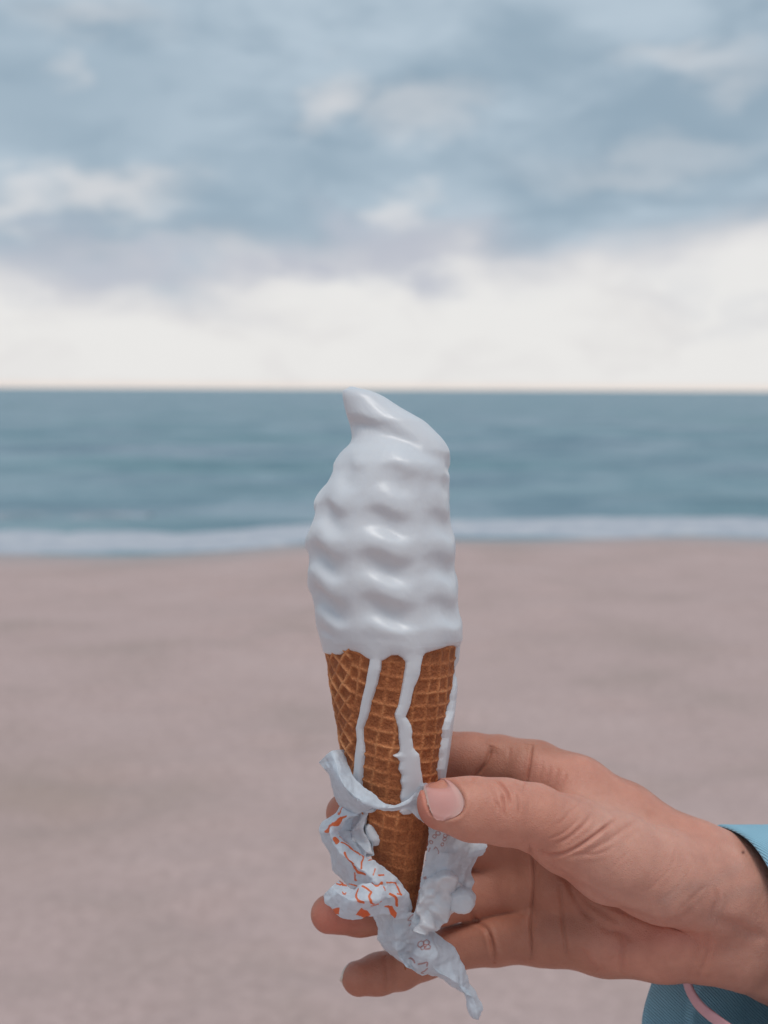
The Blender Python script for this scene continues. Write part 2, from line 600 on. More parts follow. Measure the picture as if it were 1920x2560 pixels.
def mat_sea():
    m, nt, p = new_mat("sea_water")
    tc = nt.nodes.new("ShaderNodeTexCoord"); tc.name = "tc"
    mp = nt.nodes.new("ShaderNodeMapping"); mp.inputs["Scale"].default_value = (0.35, 1.0, 1.0)
    nt.links.new(tc.outputs["Object"], mp.inputs[0])
    a = n_noise(nt, 0.16, 5, 0.6, mp.outputs[0])
    c = n_ramp(nt, a.outputs[0], [(0.33, (0.142, 0.255, 0.292)), (0.5, (0.182, 0.282, 0.330)), (0.70, (0.240, 0.305, 0.365))])
    mp2 = nt.nodes.new("ShaderNodeMapping"); mp2.inputs["Scale"].default_value = (0.75, 1.0, 1.0)
    nt.links.new(tc.outputs["Object"], mp2.inputs[0])
    a2 = n_noise(nt, 0.30, 7, 0.68, mp2.outputs[0])
    c2 = n_ramp(nt, a2.outputs[0], [(0.38, (0.66, 0.76, 0.80)), (0.5, (1.0, 1.0, 1.0)), (0.62, (1.42, 1.26, 1.22))])
    nt.links.new(n_mix(nt, 0.85, c.outputs[0], c2.outputs[0], 'MULTIPLY'), p.inputs["Base Color"])
    p.inputs["Roughness"].default_value = 0.38
    p.inputs["IOR"].default_value = 1.33
    p.inputs["Specular IOR Level"].default_value = 0.5
    b = n_bump(nt, n_noise(nt, 0.9, 6, 0.62, mp.outputs[0]).outputs[0], 1.0, 0.35)
    nt.links.new(b, p.inputs["Normal"])
    return m


def mat_foam():
    m, nt, p = new_mat("sea_foam")
    c = n_ramp(nt, n_noise(nt, 3.0, 5, 0.6).outputs[0], [(0.3, (0.38, 0.41, 0.47)), (0.6, (0.50, 0.51, 0.55)), (0.8, (0.58, 0.56, 0.55))])
    nt.links.new(c.outputs[0], p.inputs["Base Color"])
    p.inputs["Roughness"].default_value = 0.8
    nt.links.new(n_bump(nt, n_noise(nt, 12, 5, 0.6).outputs[0], 0.6, 0.05), p.inputs["Normal"])
    return m


M_SKIN, M_NAIL, M_ICE, M_WAF = mat_skin(), mat_nail(), mat_ice(), mat_waffle()
M_PAPER, M_FAB, M_PINK = mat_paper(), mat_fabric(), mat_pink()
M_SAND, M_SEA, M_FOAM = mat_sand(), mat_sea(), mat_foam()

# ------------------------------------------------------------------ beach, sea, foam
SEA_Z = -0.45


def shore_y(x):
    return 17.3 + 0.20 * x + 0.5 * np.sin(x * 0.55 + 0.6) + 0.25 * np.sin(x * 1.3 + 2.0)


def spaced(lo, hi, n, focus, pw):
    t = np.linspace(-1, 1, n)
    s = np.sign(t) * np.abs(t) ** pw
    return np.where(s < 0, focus + s * (focus - lo), focus + s * (hi - focus))


def build_beach():
    xs = spaced(-600, 600, 321, 0.0, 4.0)
    ys = np.concatenate([spaced(-200, 6, 60, 5.99, 3.0)[:30], np.linspace(1.2, 30, 420), np.array([35, 45, 60.0])])
    ys = np.unique(ys)
    X, Y = np.meshgrid(xs, ys)
    d = shore_y(np.clip(X, -40, 40)) - Y
    Z = SEA_Z + 0.055 * d
    Z = np.where(Z > 0, 0 + 0.012 * (1 - np.exp(-Z / 0.2)), Z)
    P = np.stack([X, Y, X * 0], -1)
    dry = sstep(0.3, 4.0, d)
    Z = Z + dry * (0.045 * fbm(P * 0.9, 4, 3) + 0.028 * fbm(P * 3.1, 3, 9))
    # scuffed hollows and old footprints
    pits = np.zeros_like(Z)
    r = np.random.default_rng(5)
    for _ in range(240):
        cx, cy = r.uniform(-6, 6), r.uniform(2.2, 15)
        sx, sy, a = r.uniform(0.07, 0.16), r.uniform(0.12, 0.3), r.uniform(0, 3.1)
        u = (X - cx) * math.cos(a) + (Y - cy) * math.sin(a); v = -(X - cx) * math.sin(a) + (Y - cy) * math.cos(a)
        q = (u / sx) ** 2 + (v / sy) ** 2
        pits += np.where(q < 9, -0.03 * np.exp(-q) + 0.012 * np.exp(-(np.sqrt(q) - 1.6) ** 2 * 3), 0)
    Z = Z + pits * dry
    o = mesh_obj("sand_beach", np.stack([X, Y, Z], -1).reshape(-1, 3), grid_faces(*X.shape), M_SAND)
    tag(o, "pinkish grey sand beach running down to the water", kind="structure")
    wet = 0.85 * (1 - sstep(0.2, 2.6, d + 0.6 * fbm(P * 0.8, 3, 21)))
    stain = 0.6 * np.exp(-(((X + 1.35) / 0.55) ** 2 + ((Y - 5.0) / 0.75) ** 2)) * np.clip(0.6 + 0.9 * fbm(P * 3.0, 4, 71), 0, 1)
    add_color(o, "stain", np.repeat(stain.reshape(-1, 1), 3, 1))
    add_color(o, "wet", np.repeat(wet.reshape(-1, 1), 3, 1))


def wave_h(X, Y):
    far = 1 - sstep(60, 400, Y)
    P = np.stack([X * 0.25, Y * 0.6, X * 0], -1)
    ph = fbm(P * 0.35, 3, 31) * 3.0
    h = 0.10 * np.sin(Y * 1.05 + X * 0.10 + ph) + 0.07 * np.sin(Y * 0.46 - X * 0.07 + ph * 1.3) + 0.11 * fbm(P * 1.4, 4, 41)
    near = sstep(0.0, 6.0, Y - shore_y(np.clip(X, -40, 40)))
    return h * (0.06 + 0.94 * near) * (0.0 + 1.0 * far)


def build_sea():
    xs = spaced(-25000, 25000, 241, 0.0, 6.0)
    ys = np.concatenate([np.linspace(10, 70, 460), 70 * (30000 / 70) ** np.linspace(0.004, 1, 150)])
    X, Y = np.meshgrid(xs, ys)
    Z = SEA_Z + wave_h(X, Y)
    o = mesh_obj("sea", np.stack([X, Y, Z], -1).reshape(-1, 3), grid_faces(*X.shape), M_SEA)
    tag(o, "grey teal sea with low swell out to the horizon", kind="structure")


def build_foam():
    def sheet(name, label, xs, y_off, wid, hgt, seed, thr):
        nt_ = 70
        T, X = np.meshgrid(np.linspace(0, 1, nt_), xs, indexing='ij')
        P1 = np.stack([X * 0.5, X * 0 + seed, X * 0], -1)
        w = wid * (1 + 0.35 * fbm(P1, 3, seed))
        Y = shore_y(np.clip(X, -40, 40)) + y_off + 0.35 * fbm(P1 * 1.7, 3, seed + 3) + (T - 0.45) * w
        P = np.stack([X * 0.9, Y * 2.0, X * 0], -1)
        lump = 1.25 * fbm(P, 5, seed + 7)
        prof = np.sin(np.pi * np.clip(T, 0, 1)) ** 0.6
        ground = np.maximum(SEA_Z + wave_h(X, Y), SEA_Z + 0.055 * (shore_y(np.clip(X, -40, 40)) - Y))
        Z = ground - 0.02 + prof * (hgt * (0.55 + 0.45 * np.exp(-((T - 0.68) / 0.16) ** 2)) + 0.05 * lump + 0.02)
        fc = grid_faces(*X.shape)
        keep = (lump + prof * 0.9).reshape(-1)
        fc = fc[(keep[fc].mean(1) > thr)]
        vv, fc = drop_unused(np.stack([X, Y, Z], -1).reshape(-1, 3), fc)
        o = mesh_obj(name, vv, fc, M_FOAM)
        tag(o, label, "foam", kind="stuff")

    sheet("sea_foam", "white surf foam where the water meets the sand", np.concatenate([np.linspace(-90, -9, 90), np.linspace(-8.9, 8.9, 420), np.linspace(9, 90, 90)]), 1.20, 2.5, 0.07, 3, 0.02)
    sheet("sea_foam", "pale foam crest of the small wave out at the left", np.linspace(-11, -3.9, 200), 5.0, 1.6, 0.03, 13, 0.50)


build_beach()
build_sea()
build_foam()

# ------------------------------------------------------------------ the cone with its soft ice cream
CONE_Y = [1560, 1600, 1632, 1875, 2000, 2141, 2260, 2380, 2425]
CONE_R = [170, 166, 163, 127, 101, 66, 37, 11, 1.0]
CONE_C = [978, 979, 979, 984, 990, 997, 1005, 1012, 1014]


def smooth_interp(y, ys, vs_, n=400):
    yy = np.linspace(ys[0], ys[-1], n)
    v = np.interp(yy, ys, vs_)
    k = np.exp(-np.linspace(-2, 2, 31) ** 2); k /= k.sum()
    vp = np.concatenate([2 * v[0] - v[15:0:-1], v, 2 * v[-1] - v[-2:-17:-1]])
    return np.interp(y, yy, np.convolve(vp, k, 'valid'))


def cone_r(y): return np.maximum(smooth_interp(y, CONE_Y, CONE_R), 1.0)
def cone_c(y): return np.interp(y, CONE_Y, CONE_C)


PXMM = F_PX / (D0 * 1000)      # 7.62 px per mm at the axis
CONE_BASE = world_of(V(1012, 2425, 0))
ice_thing = thing("ice_cream_cone", "white soft serve melting down a brown waffle cone held by the hand", "ice cream", CONE_BASE)


def ring_pts(cx_px, rx_px, rd_px, y_px, th):
    """Round section: pixel centre/half width at the axis depth -> lens frame mm."""
    x = (cx_px - 960) / PXMM + rx_px / PXMM * np.sin(th)
    d = -rd_px / PXMM * np.cos(th)
    z = (1280 - y_px) / PXMM + 0 * th
    return np.stack(np.broadcast_arrays(x, d, z), -1)


def build_waffle():
    ys = np.linspace(1575, 2425, 520)
    th = np.linspace(-math.pi, math.pi, 640, endpoint=False)
    Y, T = np.meshgrid(ys, th, indexing='ij')
    R = cone_r(Y)
    s = (2470 - Y) / PXMM
    seam = -0.62 - (Y - 1620) / 800 * 0.75
    left = sstep(0.03, -0.03, T - seam)
    relief = np.zeros_like(Y)
    wob = np.stack([s * 0.13, T * 2.0, T * 0], -1)
    w1, w2 = fbm(wob, 3, 4) * 0.9, fbm(wob + 11.3, 3, 8) * 0.9
    for rot, msk, hgt in ((-0.16, 1 - left, 0.62), (-0.62, left, 0.85)):
        psi = T * 0.19 + rot
        gx = s * np.sin(psi) + w1; gy = s * np.cos(psi) + w2
        cell = 4.5
        def line(g, w):
            q = np.abs((g / cell + 0.5) % 1.0 - 0.5) * cell
            return np.exp(-(q / w) ** 2)
        rr = np.maximum(0.95 * line(gx, 0.70), line(gy, 0.66))
        relief += msk * rr * (hgt / 0.62)
    worn = 0.72 + 0.5 * fbm(np.stack([s * 0.16, T * 1.6, T * 0 + 3], -1), 3, 12)
    relief = relief * np.clip(worn, 0.3, 1.2) * (1 - 0.4 * sstep(2000, 2080, Y))
    fine = fbm(np.stack([s * 1.6, np.sin(T) * R / 7, np.cos(T) * R / 7], -1), 4, 15)
    taper = sstep(2425, 2250, Y)
    step = 0.55 * left + 0.0
    Rmm = R / PXMM + ((0.60 + 0.25 * left) * relief - 0.40 + 0.2 * fine + step * 0.6) * (0.25 + 0.75 * taper)
    Rp = Rmm * PXMM
    P = ring_pts(cone_c(Y), Rp, Rp, Y, T)
    o = mesh_obj("waffle_cone", world_of(P).reshape(-1, 3), grid_faces(*Y.shape, wrap=True), M_WAF, ice_thing)
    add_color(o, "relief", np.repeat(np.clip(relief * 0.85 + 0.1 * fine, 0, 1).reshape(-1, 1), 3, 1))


build_waffle()

ZX3 = lambda p: (760 + p[0] / 3.606, 1580 + p[1] / 3.606)
HEM = [(640, 900), (640, 1650), (800, 1640)] + [ZX3(p) for p in (
    (210, 182), (280, 172), (340, 160), (385, 132), (430, 114), (480, 118), (520, 130), (560, 160), (600, 182),
    # first runnel
    (598, 230), (580, 330), (565, 420), (545, 500), (532, 570), (520, 640), (505, 720), (485, 800), (490, 850), (496, 900), (486, 980),
    (478, 1060), (470, 1180), (460, 1300), (470, 1420), (510, 1430), (518, 1390), (525, 1280), (532, 1180), (542, 1080), (550, 1000), (544, 900), (540, 800),
    (560, 740), (575, 700), (590, 650), (602, 590), (620, 520), (640, 460), (660, 400), (672, 340), (690, 270), (692, 230), (698, 190),
    (730, 172), (780, 140), (840, 140), (880, 165), (908, 205),
    # second, widest runnel
    (904, 270), (890, 350), (878, 420), (862, 500), (848, 570), (830, 620), (816, 660), (830, 720), (848, 790), (852, 860), (860, 930), (858, 990),
    (840, 1012), (800, 1026), (842, 1048), (862, 1080), (850, 1150), (880, 1200), (868, 1260), (884, 1320), (866, 1400), (875, 1470), (858, 1535),
    (890, 1562), (940, 1560), (1010, 1530), (1060, 1440), (1064, 1320), (1050, 1270), (1042, 1200), (1030, 1130), (1026, 1070), (1018, 1020), (990, 990), (972, 960), (966, 910), (958, 870),
    (962, 820), (952, 760), (930, 720), (905, 682), (925, 630), (948, 570), (958, 500), (974, 432), (1000, 380), (1022, 320), (1034, 240), (1050, 160),
    (1075, 130), (1160, 112), (1220, 100), (1270, 86), (1330, 92), (1372, 122),
    # third runnel, down the right edge
    (1370, 200), (1362, 330), (1350, 400), (1330, 480), (1318, 540), (1310, 600), (1290, 690), (1255, 770), (1240, 840), (1238, 920), (1222, 1010),
    (1215, 1100), (1200, 1200), (1204, 1300), (1230, 1345), (1300, 1350), (1800, 1340))] + [(1300, 900)]
SIL = np.array([(966, 866, 884), (976, 857, 926), (990, 856, 958), (1018, 861, 1000), (1053, 870, 1062), (1094, 880, 1103), (1110, 874, 1116),
                (1128, 855, 1127), (1160, 833, 1134), (1204, 812, 1126), (1256, 786, 1124), (1308, 771, 1130), (1350, 763, 1138),
                (1423, 764, 1141), (1493, 773, 1148), (1562, 790, 1157), (1610, 804, 1156), (1650, 812, 1148)], float)


def build_ice():
    ys = np.concatenate([np.linspace(966.5, 1000, 40), np.linspace(1001, 2040, 760)])
    th = np.linspace(-math.pi, math.pi, 620, endpoint=False)
    Y, T = np.meshgrid(ys, th, indexing='ij')
    def sl(c):
        yy = np.linspace(966, 1650, 700); v = np.interp(yy, SIL[:, 0], SIL[:, c])
        k = np.exp(-np.linspace(-2, 2, 29) ** 2); k /= k.sum()
        vp = np.concatenate([np.full(14, v[0]), v, np.full(14, v[-1])])
        return np.interp(Y, yy, np.convolve(vp, k, 'valid'))
    Lx, Rx = sl(1), sl(2)
    cap = np.sqrt(np.clip((Y - 965.5) / 10.0, 0.03, 1))
    cx = (Lx + Rx) / 2
    rx = (Rx - Lx) / 2 * cap
    Rc = cone_r(np.maximum(Y, 1560)); Cc = cone_c(np.maximum(Y, 1560))
    # the swirl: turns of the nozzle, seven lobes each, pressed into one another
    t0 = math.radians(6)
    lob = 7 * (T - t0) + (Y - 1300) * 0.0025
    pitch = 106.0
    yv = 1196 + (9.0 + 5.0 * sstep(-0.3, -0.9, T)) * np.sin(lob) + 9 * np.sin(T) + 5 * np.sin(T * 2 + 1)
    ph = (Y - yv) / pitch
    u2 = 2 * math.pi * ph
    val = np.exp(1.25 * (np.cos(u2 - 0.5 * np.sin(u2)) - 1))
    deep = (0.16 + 0.84 * (0.5 + 0.5 * np.cos(lob)) ** 0.8) * (1 - 0.42 * sstep(0.35, 0.8, T)) * (0.75 + 0.25 * sstep(1190, 1290, Y))
    body = sstep(1080, 1185, Y) * (1 - sstep(1545, 1590, Y))
    grow = 0.75 + 0.35 * sstep(1150, 1420, Y)
    relief = -3.1 * val * deep * body * grow * (1 + 0.35 * sstep(0.9, 1.4, np.abs(T))) + 0.55 * (0.5 + 0.5 * np.cos(lob)) * body
    px_front = cx + rx * np.sin(T)
    yg = 1058 + (px_front - 890) * 0.44
    top = sstep(1030, 1070, Y) * (1 - sstep(1175, 1215, Y))
    relief += -2.1 * np.exp(-((Y - yg) / 27) ** 2) * top * sstep(-1.9, -1.0, T) * (1 - sstep(1.3, 2.0, T))
    relief += 0.25 * fbm(np.stack([Y / 60, np.sin(T) * 3, np.cos(T) * 3], -1), 3, 6)
    relief *= sstep(985, 1060, Y)
    rsil = rx / PXMM + relief
    rdep = rx / PXMM * (0.80 + 0.2 * sstep(1040, 1200, Y)) + relief
    # melt: signed distance to the hem and runnels on the visible half, mirrored behind
    pxc = Cc + Rc * np.sin(T)
    nz = fbm(np.stack([Y / 11, T * 9, T * 0], -1), 3, 44) * 2.0
    px_m = np.where(Y < 1600, px_front, pxc)
    sel = Y > 1540
    sd = np.full(Y.shape, 60.0)
    dd, ins = poly_dist(px_m[sel], Y[sel], HEM, True)
    sd[sel] = np.where(ins, dd, -dd) + nz[sel] * 0.35 * np.abs(np.cos(T[sel]))
    t = np.clip(sd / np.clip(np.abs(np.cos(T)), 0.25, 1) / 19.0, 0, 1)
    bulge = np.sqrt(np.clip(1 - (1 - t) ** 2, 0, 1))
    mm_c = Rc / PXMM
    low = sstep(1600, 1660, Y)
    thick = 0.95 * bulge + 0.5 + 0.4 * sstep(0.8, 1.2, np.abs(T)) * sstep(0, 5, sd)
    r_body = np.where(Y > 1540, mm_c + (np.maximum(rsil, mm_c + 0.9) - mm_c) * np.sqrt(np.clip(1 - (1 - np.clip(sd / 30, 0, 1)) ** 2, 0, 1)) * 1.0, rsil)
    blend = sstep(1540, 1610, Y)
    r_body = rsil * (1 - blend) + r_body * blend
    r = r_body * (1 - low) + (mm_c + thick) * low
    rd = (rdep * (1 - blend) + r_body * blend) * (1 - low) + (mm_c + thick) * low
    out = (sd < 0) & (Y > 1590)
    sink = 0.35 + np.clip(sd / 3.0, -1, 0) * 1.7
    r = np.where(out, mm_c + 0.15 + sink, r); rd = np.where(out, mm_c + 0.15 + sink, rd)
    cxx = cx * (1 - low) + Cc * low
    P = ring_pts(cxx, r * PXMM, rd * PXMM, Y, T)
    f = grid_faces(*Y.shape, wrap=True)
    sdf_ = sd.reshape(-1)
    keep = sdf_[f].max(1) > -5
    f = f[keep]
    W = world_of(P).reshape(-1, 3)
    # close the tip
    tipc = W[:620].mean(0)
    W = np.vstack([W, tipc])
    ti = len(W) - 1
    ring = np.arange(620)
    # split off the runnels below the hem so that each is a part of its own
    fy = Y.reshape(-1)[np.minimum(f, Y.size - 1)].mean(1)
    fx = pxc.reshape(-1)[np.minimum(f, Y.size - 1)].mean(1)
    me_v, me_f = W, f
    # vertex normals of the whole skin, kept on the pieces so that no seam shows
    fn = np.cross(W[f[:, 2]] - W[f[:, 0]], W[f[:, 3]] - W[f[:, 1]])
    vn = np.zeros_like(W)
    for k in range(4): np.add.at(vn, f[:, k], fn)
    vn /= np.maximum(np.linalg.norm(vn, axis=1, keepdims=True), 1e-12)
    if (vn[len(vn) // 3] @ (W[len(vn) // 3] - tipc)) < 0: pass
    cut = fy > 1668
    groups = [("soft_serve", ~cut, None), ("drip", cut & (fx < 962), "thin runnel of melted ice cream left of the middle"),
              ("drip", cut & (fx >= 962) & (fx < 1071), "wide middle runnel of melted ice cream"),
              ("drip", cut & (fx >= 1071), "runnel of melted ice cream down the right edge")]
    for nm, mk, lab in groups:
        ff = f[mk]
        vv, f2, n2 = drop_unused(W, ff, vn)
        o = mesh_obj(nm, vv, f2, M_ICE, ice_thing)
        if len(n2) == len(o.data.vertices):
            o.data.normals_split_custom_set_from_vertices([tuple(q) for q in n2])
        if lab: o["label"] = lab


build_ice()

# ------------------------------------------------------------------ the hand
Z5 = lambda p: (1020 + p[0] / 2.765, 1780 + p[1] / 2.765)
Z6 = lambda p: (1420 + p[0] / 3.318, 1960 + p[1] / 3.318)

THUMB = [(1106, 2010, -19.5, 8.2), (1180, 2023, -21, 9.5), (1262, 2030, -20, 9.9), (1330, 2042, -16, 10.0), (1420, 2088, -9, 12.0),
         (1530, 2143, -3, 14.8), (1640, 2183, 3, 15.4), (1770, 2205, 11, 15.5)]
INDEX_MC = [(1440, 1980, 13, 11.8), (1560, 2050, 14, 12.3), (1690, 2135, 14, 13.0), (1800, 2205, 15, 15.2), (1930, 2285, 18, 17.0), (2250, 2420, 34, 24)]
PALM = [[(1400, 2085, 25, 11.5), (1560, 2160, 24, 12.5), (1700, 2230, 22, 14)],
        [(1385, 2205, 27, 11.2), (1560, 2250, 25, 12.5), (1700, 2280, 22, 14)],
        [(1365, 2333, 25, 10.6), (1510, 2345, 22, 12.6), (1660, 2345, 19, 14.4), (1760, 2350, 20, 14.0), (1850, 2364, 20, 14.4), (1960, 2395, 22, 16.5), (2250, 2510, 36, 24)]]
FINGERS = {
    'index': [(1440, 1980, 13, 11.4), (1340, 1925, 19, 9.9), (1248, 1906, 25, 9.2), (1180, 1896, 27, 8.6), (1090, 1886, 27, 8.3), (1010, 1898, 25, 7.9), (950, 1920, 21.5, 7.0)],
    'middle': [(1400, 2092, 25, 11.4), (1300, 2095, 33, 10.4), (1215, 2100, 37, 10.2), (1110, 2070, 32, 9.0), (1000, 2042, 26, 8.4), (930, 2036, 22, 8.0), (868, 2034, 18, 7.3)],
    'ring': [(1385, 2205, 27, 10.8), (1300, 2215, 34, 10.2), (1230, 2222, 37, 9.9), (1100, 2252, 32, 8.3), (980, 2276, 24, 7.7), (900, 2284, 19, 7.3), (824, 2285, 14, 6.5)],
    'pinky': [(1365, 2333, 25, 10.2), (1240, 2352, 30, 8.4), (1130, 2370, 34, 7.8), (1060, 2397, 33, 7.1), (1000, 2422, 30, 7.1), (945, 2435, 26, 6.8), (898, 2446, 22, 6.0)],
}


def chain_pts(ch):
    a = np.array(ch, float)
    return V(a[:, 0], a[:, 1], a[:, 2]), a[:, 3]


def chain_sdf(P, ch, k, PP=None):
    pts, r = chain_pts(ch)
    d = None
    for i in range(len(pts) - 1):
        c = capsule(P, pts[i], pts[i + 1], r[i], r[i + 1], PP)
        d = c if d is None else smin(d, c, k)
    return d


def hand_sdf(P):
    px, py = to_px(P)
    PP = (P * P).sum(1)
    palm = chain_sdf(P, INDEX_MC, 3.0, PP)
    for ch in PALM:
        palm = smin(palm, chain_sdf(P, ch, 3.0, PP), 6.0)
    th = chain_sdf(P, THUMB, 3.0, PP)
    res = None
    for nm, ch in FINGERS.items():
        s = chain_sdf(P, ch, 2.0, PP)
        res = s if res is None else smin(res, s, 0.9 if nm == 'pinky' else 0.9 + 5.0 * sstep(1170, 1270, px))
    res = smin(res, palm, 4.5)
    k = 1.6 + 7.0 * sstep(1690, 1800, px) + 7.0 * sstep(2090, 2000, py) * sstep(1330, 1420, px)
    return smin(res, th, k)


SKIN = {}


def build_hand():
    lo = V(740, 2620, -38); hi = V(2130, 1790, 66)
    lo = np.minimum(lo, V(740, 2620, 66)); hi = np.maximum(hi, V(2130, 1790, 66))
    v, q, n = surface_nets(hand_sdf, lo, hi, 0.38)
    px, py = to_px(v)
    front = sstep(0.0, 0.35, -n[:, 1])
    disp = np.zeros(len(v))
    red = np.zeros(len(v))
    d = v[:, 1]

    def crease(pts, w, dep, dmax=99, dmin=-99, rim=0.25, redness=0.6):
        L = smooth_line(pts, 6)
        lo_, hi_ = L.min(0) - 6 * w, L.max(0) + 6 * w
        m = (px > lo_[0]) & (px < hi_[0]) & (py > lo_[1]) & (py < hi_[1]) & (d < dmax) & (d > dmin) & (front > 0)
        if not m.any(): return
        x, y = px[m], py[m]
        ds = poly_dist(x, y, L)
        # fade towards the ends
        t = np.linspace(0, 1, len(L))
        i = np.argmin((x[:, None] - L[None, :, 0]) ** 2 + (y[:, None] - L[None, :, 1]) ** 2, axis=1)
        fade = np.clip(np.minimum(t[i], 1 - t[i]) / 0.22, 0.0, 1) ** 0.7
        g = np.exp(-(ds / w) ** 2)
        dep_ = 0.75 * dep
        disp[m] += (-dep_ * g + rim * dep * np.exp(-((ds - 2.3 * w) / (1.2 * w)) ** 2)) * front[m] * fade
        red[m] += redness * np.exp(-(ds / (1.2 * w)) ** 2) * fade * min(dep, 1)

    z5 = lambda *a: [Z5(p) for p in a]
    z6 = lambda *a: [Z6(p) for p in a]
    # index joints
    crease(z5((575, 225), (552, 300), (510, 390), (430, 490)), 5, 1.5, rim=0.0)
    crease(z5((600, 235), (570, 300), (530, 390), (450, 490)), 18, 1.0, rim=0.0, redness=0.0)
    crease(z5((858, 215), (846, 300), (832, 400), (800, 560)), 3.4, 1.3, rim=0.0)
    crease(z5((835, 215), (820, 300), (806, 400), (775, 560)), 14, 0.9, rim=0.0, redness=0.0)
    for k, (a, b) in enumerate((((930, 330), (900, 470)), ((985, 370), (950, 470)), ((1045, 390), (990, 490)), ((1100, 420), (1050, 500)), ((700, 240), (690, 330)))):
        crease(z5(a, ((a[0] + b[0]) / 2 + 6, (a[1] + b[1]) / 2), b), 4, 0.22)
    # thumb joint wrinkles
    crease(z5((600, 470), (650, 510), (690, 570), (706, 650)), 3.2, 0.9, dmax=0)
    crease(z5((645, 560), (660, 640), (664, 730)), 3.0, 0.75, dmax=0)
    crease(z5((752, 560), (768, 630), (766, 720)), 3.0, 0.5, dmax=0)
    crease(z5((560, 500), (600, 580), (618, 700)), 3.2, 0.3, dmax=0)
    crease(z5((590, 600), (630, 660), (640, 730)), 3.0, 0.3, dmax=0)
    crease(z5((830, 580), (836, 650), (828, 720)), 3, 0.15, dmax=0)
    # folds at the root of the thumb
    crease(z5((900, 960), (980, 985), (1080, 975), (1180, 930), (1280, 862), (1370, 795), (1450, 735)), 4.2, 1.0, dmax=8)
    crease(z5((1000, 915), (1080, 885), (1160, 830), (1230, 765), (1275, 690)), 5, 0.5, dmax=8)
    crease(z5((1200, 990), (1290, 945), (1390, 885), (1520, 790), (1590, 740)), 6, 0.45, dmax=8)
    crease(z5((960, 880), (1050, 850), (1120, 800), (1190, 720)), 4, 0.28, dmax=8)
    crease(z5((1060, 1010), (1180, 985), (1300, 985), (1430, 930)), 5, 0.35, dmax=8)
    crease(z5((1120, 700), (1180, 640), (1220, 570)), 4, 0.16, dmax=8)
    crease(z5((1020, 780), (1080, 740), (1130, 670)), 4, 0.16, dmax=8)
    # palm
    crease(z5((838, 900), (846, 1020), (852, 1150), (850, 1300), (836, 1450), (846, 1600), (850, 1720)), 3.4, 1.5, rim=0.0)
    crease(z5((838, 900), (846, 1020), (852, 1150), (850, 1300), (836, 1450), (846, 1600), (850, 1720)), 14, 0.9, rim=0.0, redness=0.0)
    crease(z5((1050, 1180), (1062, 1300), (1070, 1450), (1088, 1600), (1100, 1700)), 5, 0.8, rim=0.06)
    crease(z5((1100, 1160), (1150, 1270), (1210, 1370), (1290, 1440)), 7, 0.7)
    crease(z5((1300, 1440), (1380, 1500), (1480, 1520), (1560, 1600)), 8, 0.5)
    crease(z5((700, 1380), (760, 1400), (830, 1390)), 5, 0.22)
    crease(z6((430, 1200), (452, 1330), (448, 1440), (462, 1590)), 6, 0.6)
    crease(z6((120, 1350), (160, 1450), (260, 1550)), 7, 0.6)
    crease(z6((60, 880), (160, 980), (330, 1080), (470, 1180)), 8, 0.5)
    # under the ball of the thumb
    crease([(1345, 2126), (1381, 2165), (1418, 2197), (1472, 2230), (1526, 2262), (1600, 2292), (1661, 2303), (1706, 2292), (1738, 2268)], 11, 1.3, rim=0.0, redness=0.3)
    # wrist
    crease(z6((1215, 860), (1240, 960), (1200, 1060), (1195, 1150)), 6, 0.4)
    crease(z6((1170, 1180), (1165, 1330), (1130, 1480), (1060, 1620)), 6, 0.35)
    crease(z6((1210, 1130), (1330, 1150), (1430, 1190), (1530, 1245), (1659, 1280)), 13, 1.5, rim=0.1, redness=0.1)
    crease(z6((905, 520), (880, 620), (820, 740), (700, 850), (640, 900)), 3.5, 0.12)
    crease(z6((1200, 820), (1080, 900), (960, 1010), (900, 1060)), 5, 0.16)
    crease(z6((1010, 700), (960, 800), (860, 900), (740, 1020)), 5, 0.10)
    crease(z6((500, 560), (420, 640), (340, 720)), 4, 0.15)
    crease(z6((1300, 900), (1310, 1000), (1290, 1060)), 4, 0.25)
    # pinky root and joints
    crease(z5((430, 1370), (470, 1440), (540, 1500), (575, 1590), (590, 1700)), 5, 0.9)
    crease([(1222, 2330), (1234, 2370), (1236, 2412)], 4, 0.7)
    crease([(960, 2385), (968, 2440), (960, 2490)], 6, 0.4)
    # thumb nail fold
    NAIL = smooth_line(z5((50, 430), (72, 510), (88, 570), (104, 640), (136, 710), (205, 742), (285, 742), (350, 722), (390, 680), (400, 625), (386, 570), (350, 520), (290, 462), (200, 436), (120, 430), (84, 440)), 6)
    m = (px > 1030) & (px < 1200) & (py > 1920) & (py < 2080) & (d < -8)
    dd, ins = poly_dist(px[m], py[m], NAIL, True)
    sd = np.where(ins, -dd, dd)
    cuticle = sstep(1075, 1100, px[m])
    disp[m] += np.where(sd > 0, 0.35 * np.exp(-((sd - 6) / 7) ** 2) * cuticle, -1.0 * sstep(0, -8, sd)) * np.where(sd > 0, front[m], 1)
    nailbed = np.zeros(len(v)); nailbed[m] = sstep(2, -4, sd)
    # soft irregularity, tendons, muscle
    P = v / 10.0
    disp += 0.35 * fbm(P * 0.9, 2, 77) + 0.04 * fbm(P * 3.0, 3, 78)
    hyp = np.exp(-(((px - 1690) / 120) ** 2 + ((py - 2350) / 60) ** 2)); disp += 2.0 * hyp * front
    hol = np.exp(-(((px - 1560) / 70) ** 2 + ((py - 2330) / 40) ** 2)); disp -= 1.8 * hol * front
    lines = fbm(np.stack([(px * 0.80 + py * 0.60) / 9.0, (px * 0.60 - py * 0.80) / 60.0, d / 9.0], -1), 3, 79)
    disp += 0.045 * lines * sstep(1250, 1350, px)
    v2 = v + n * disp[:, None]
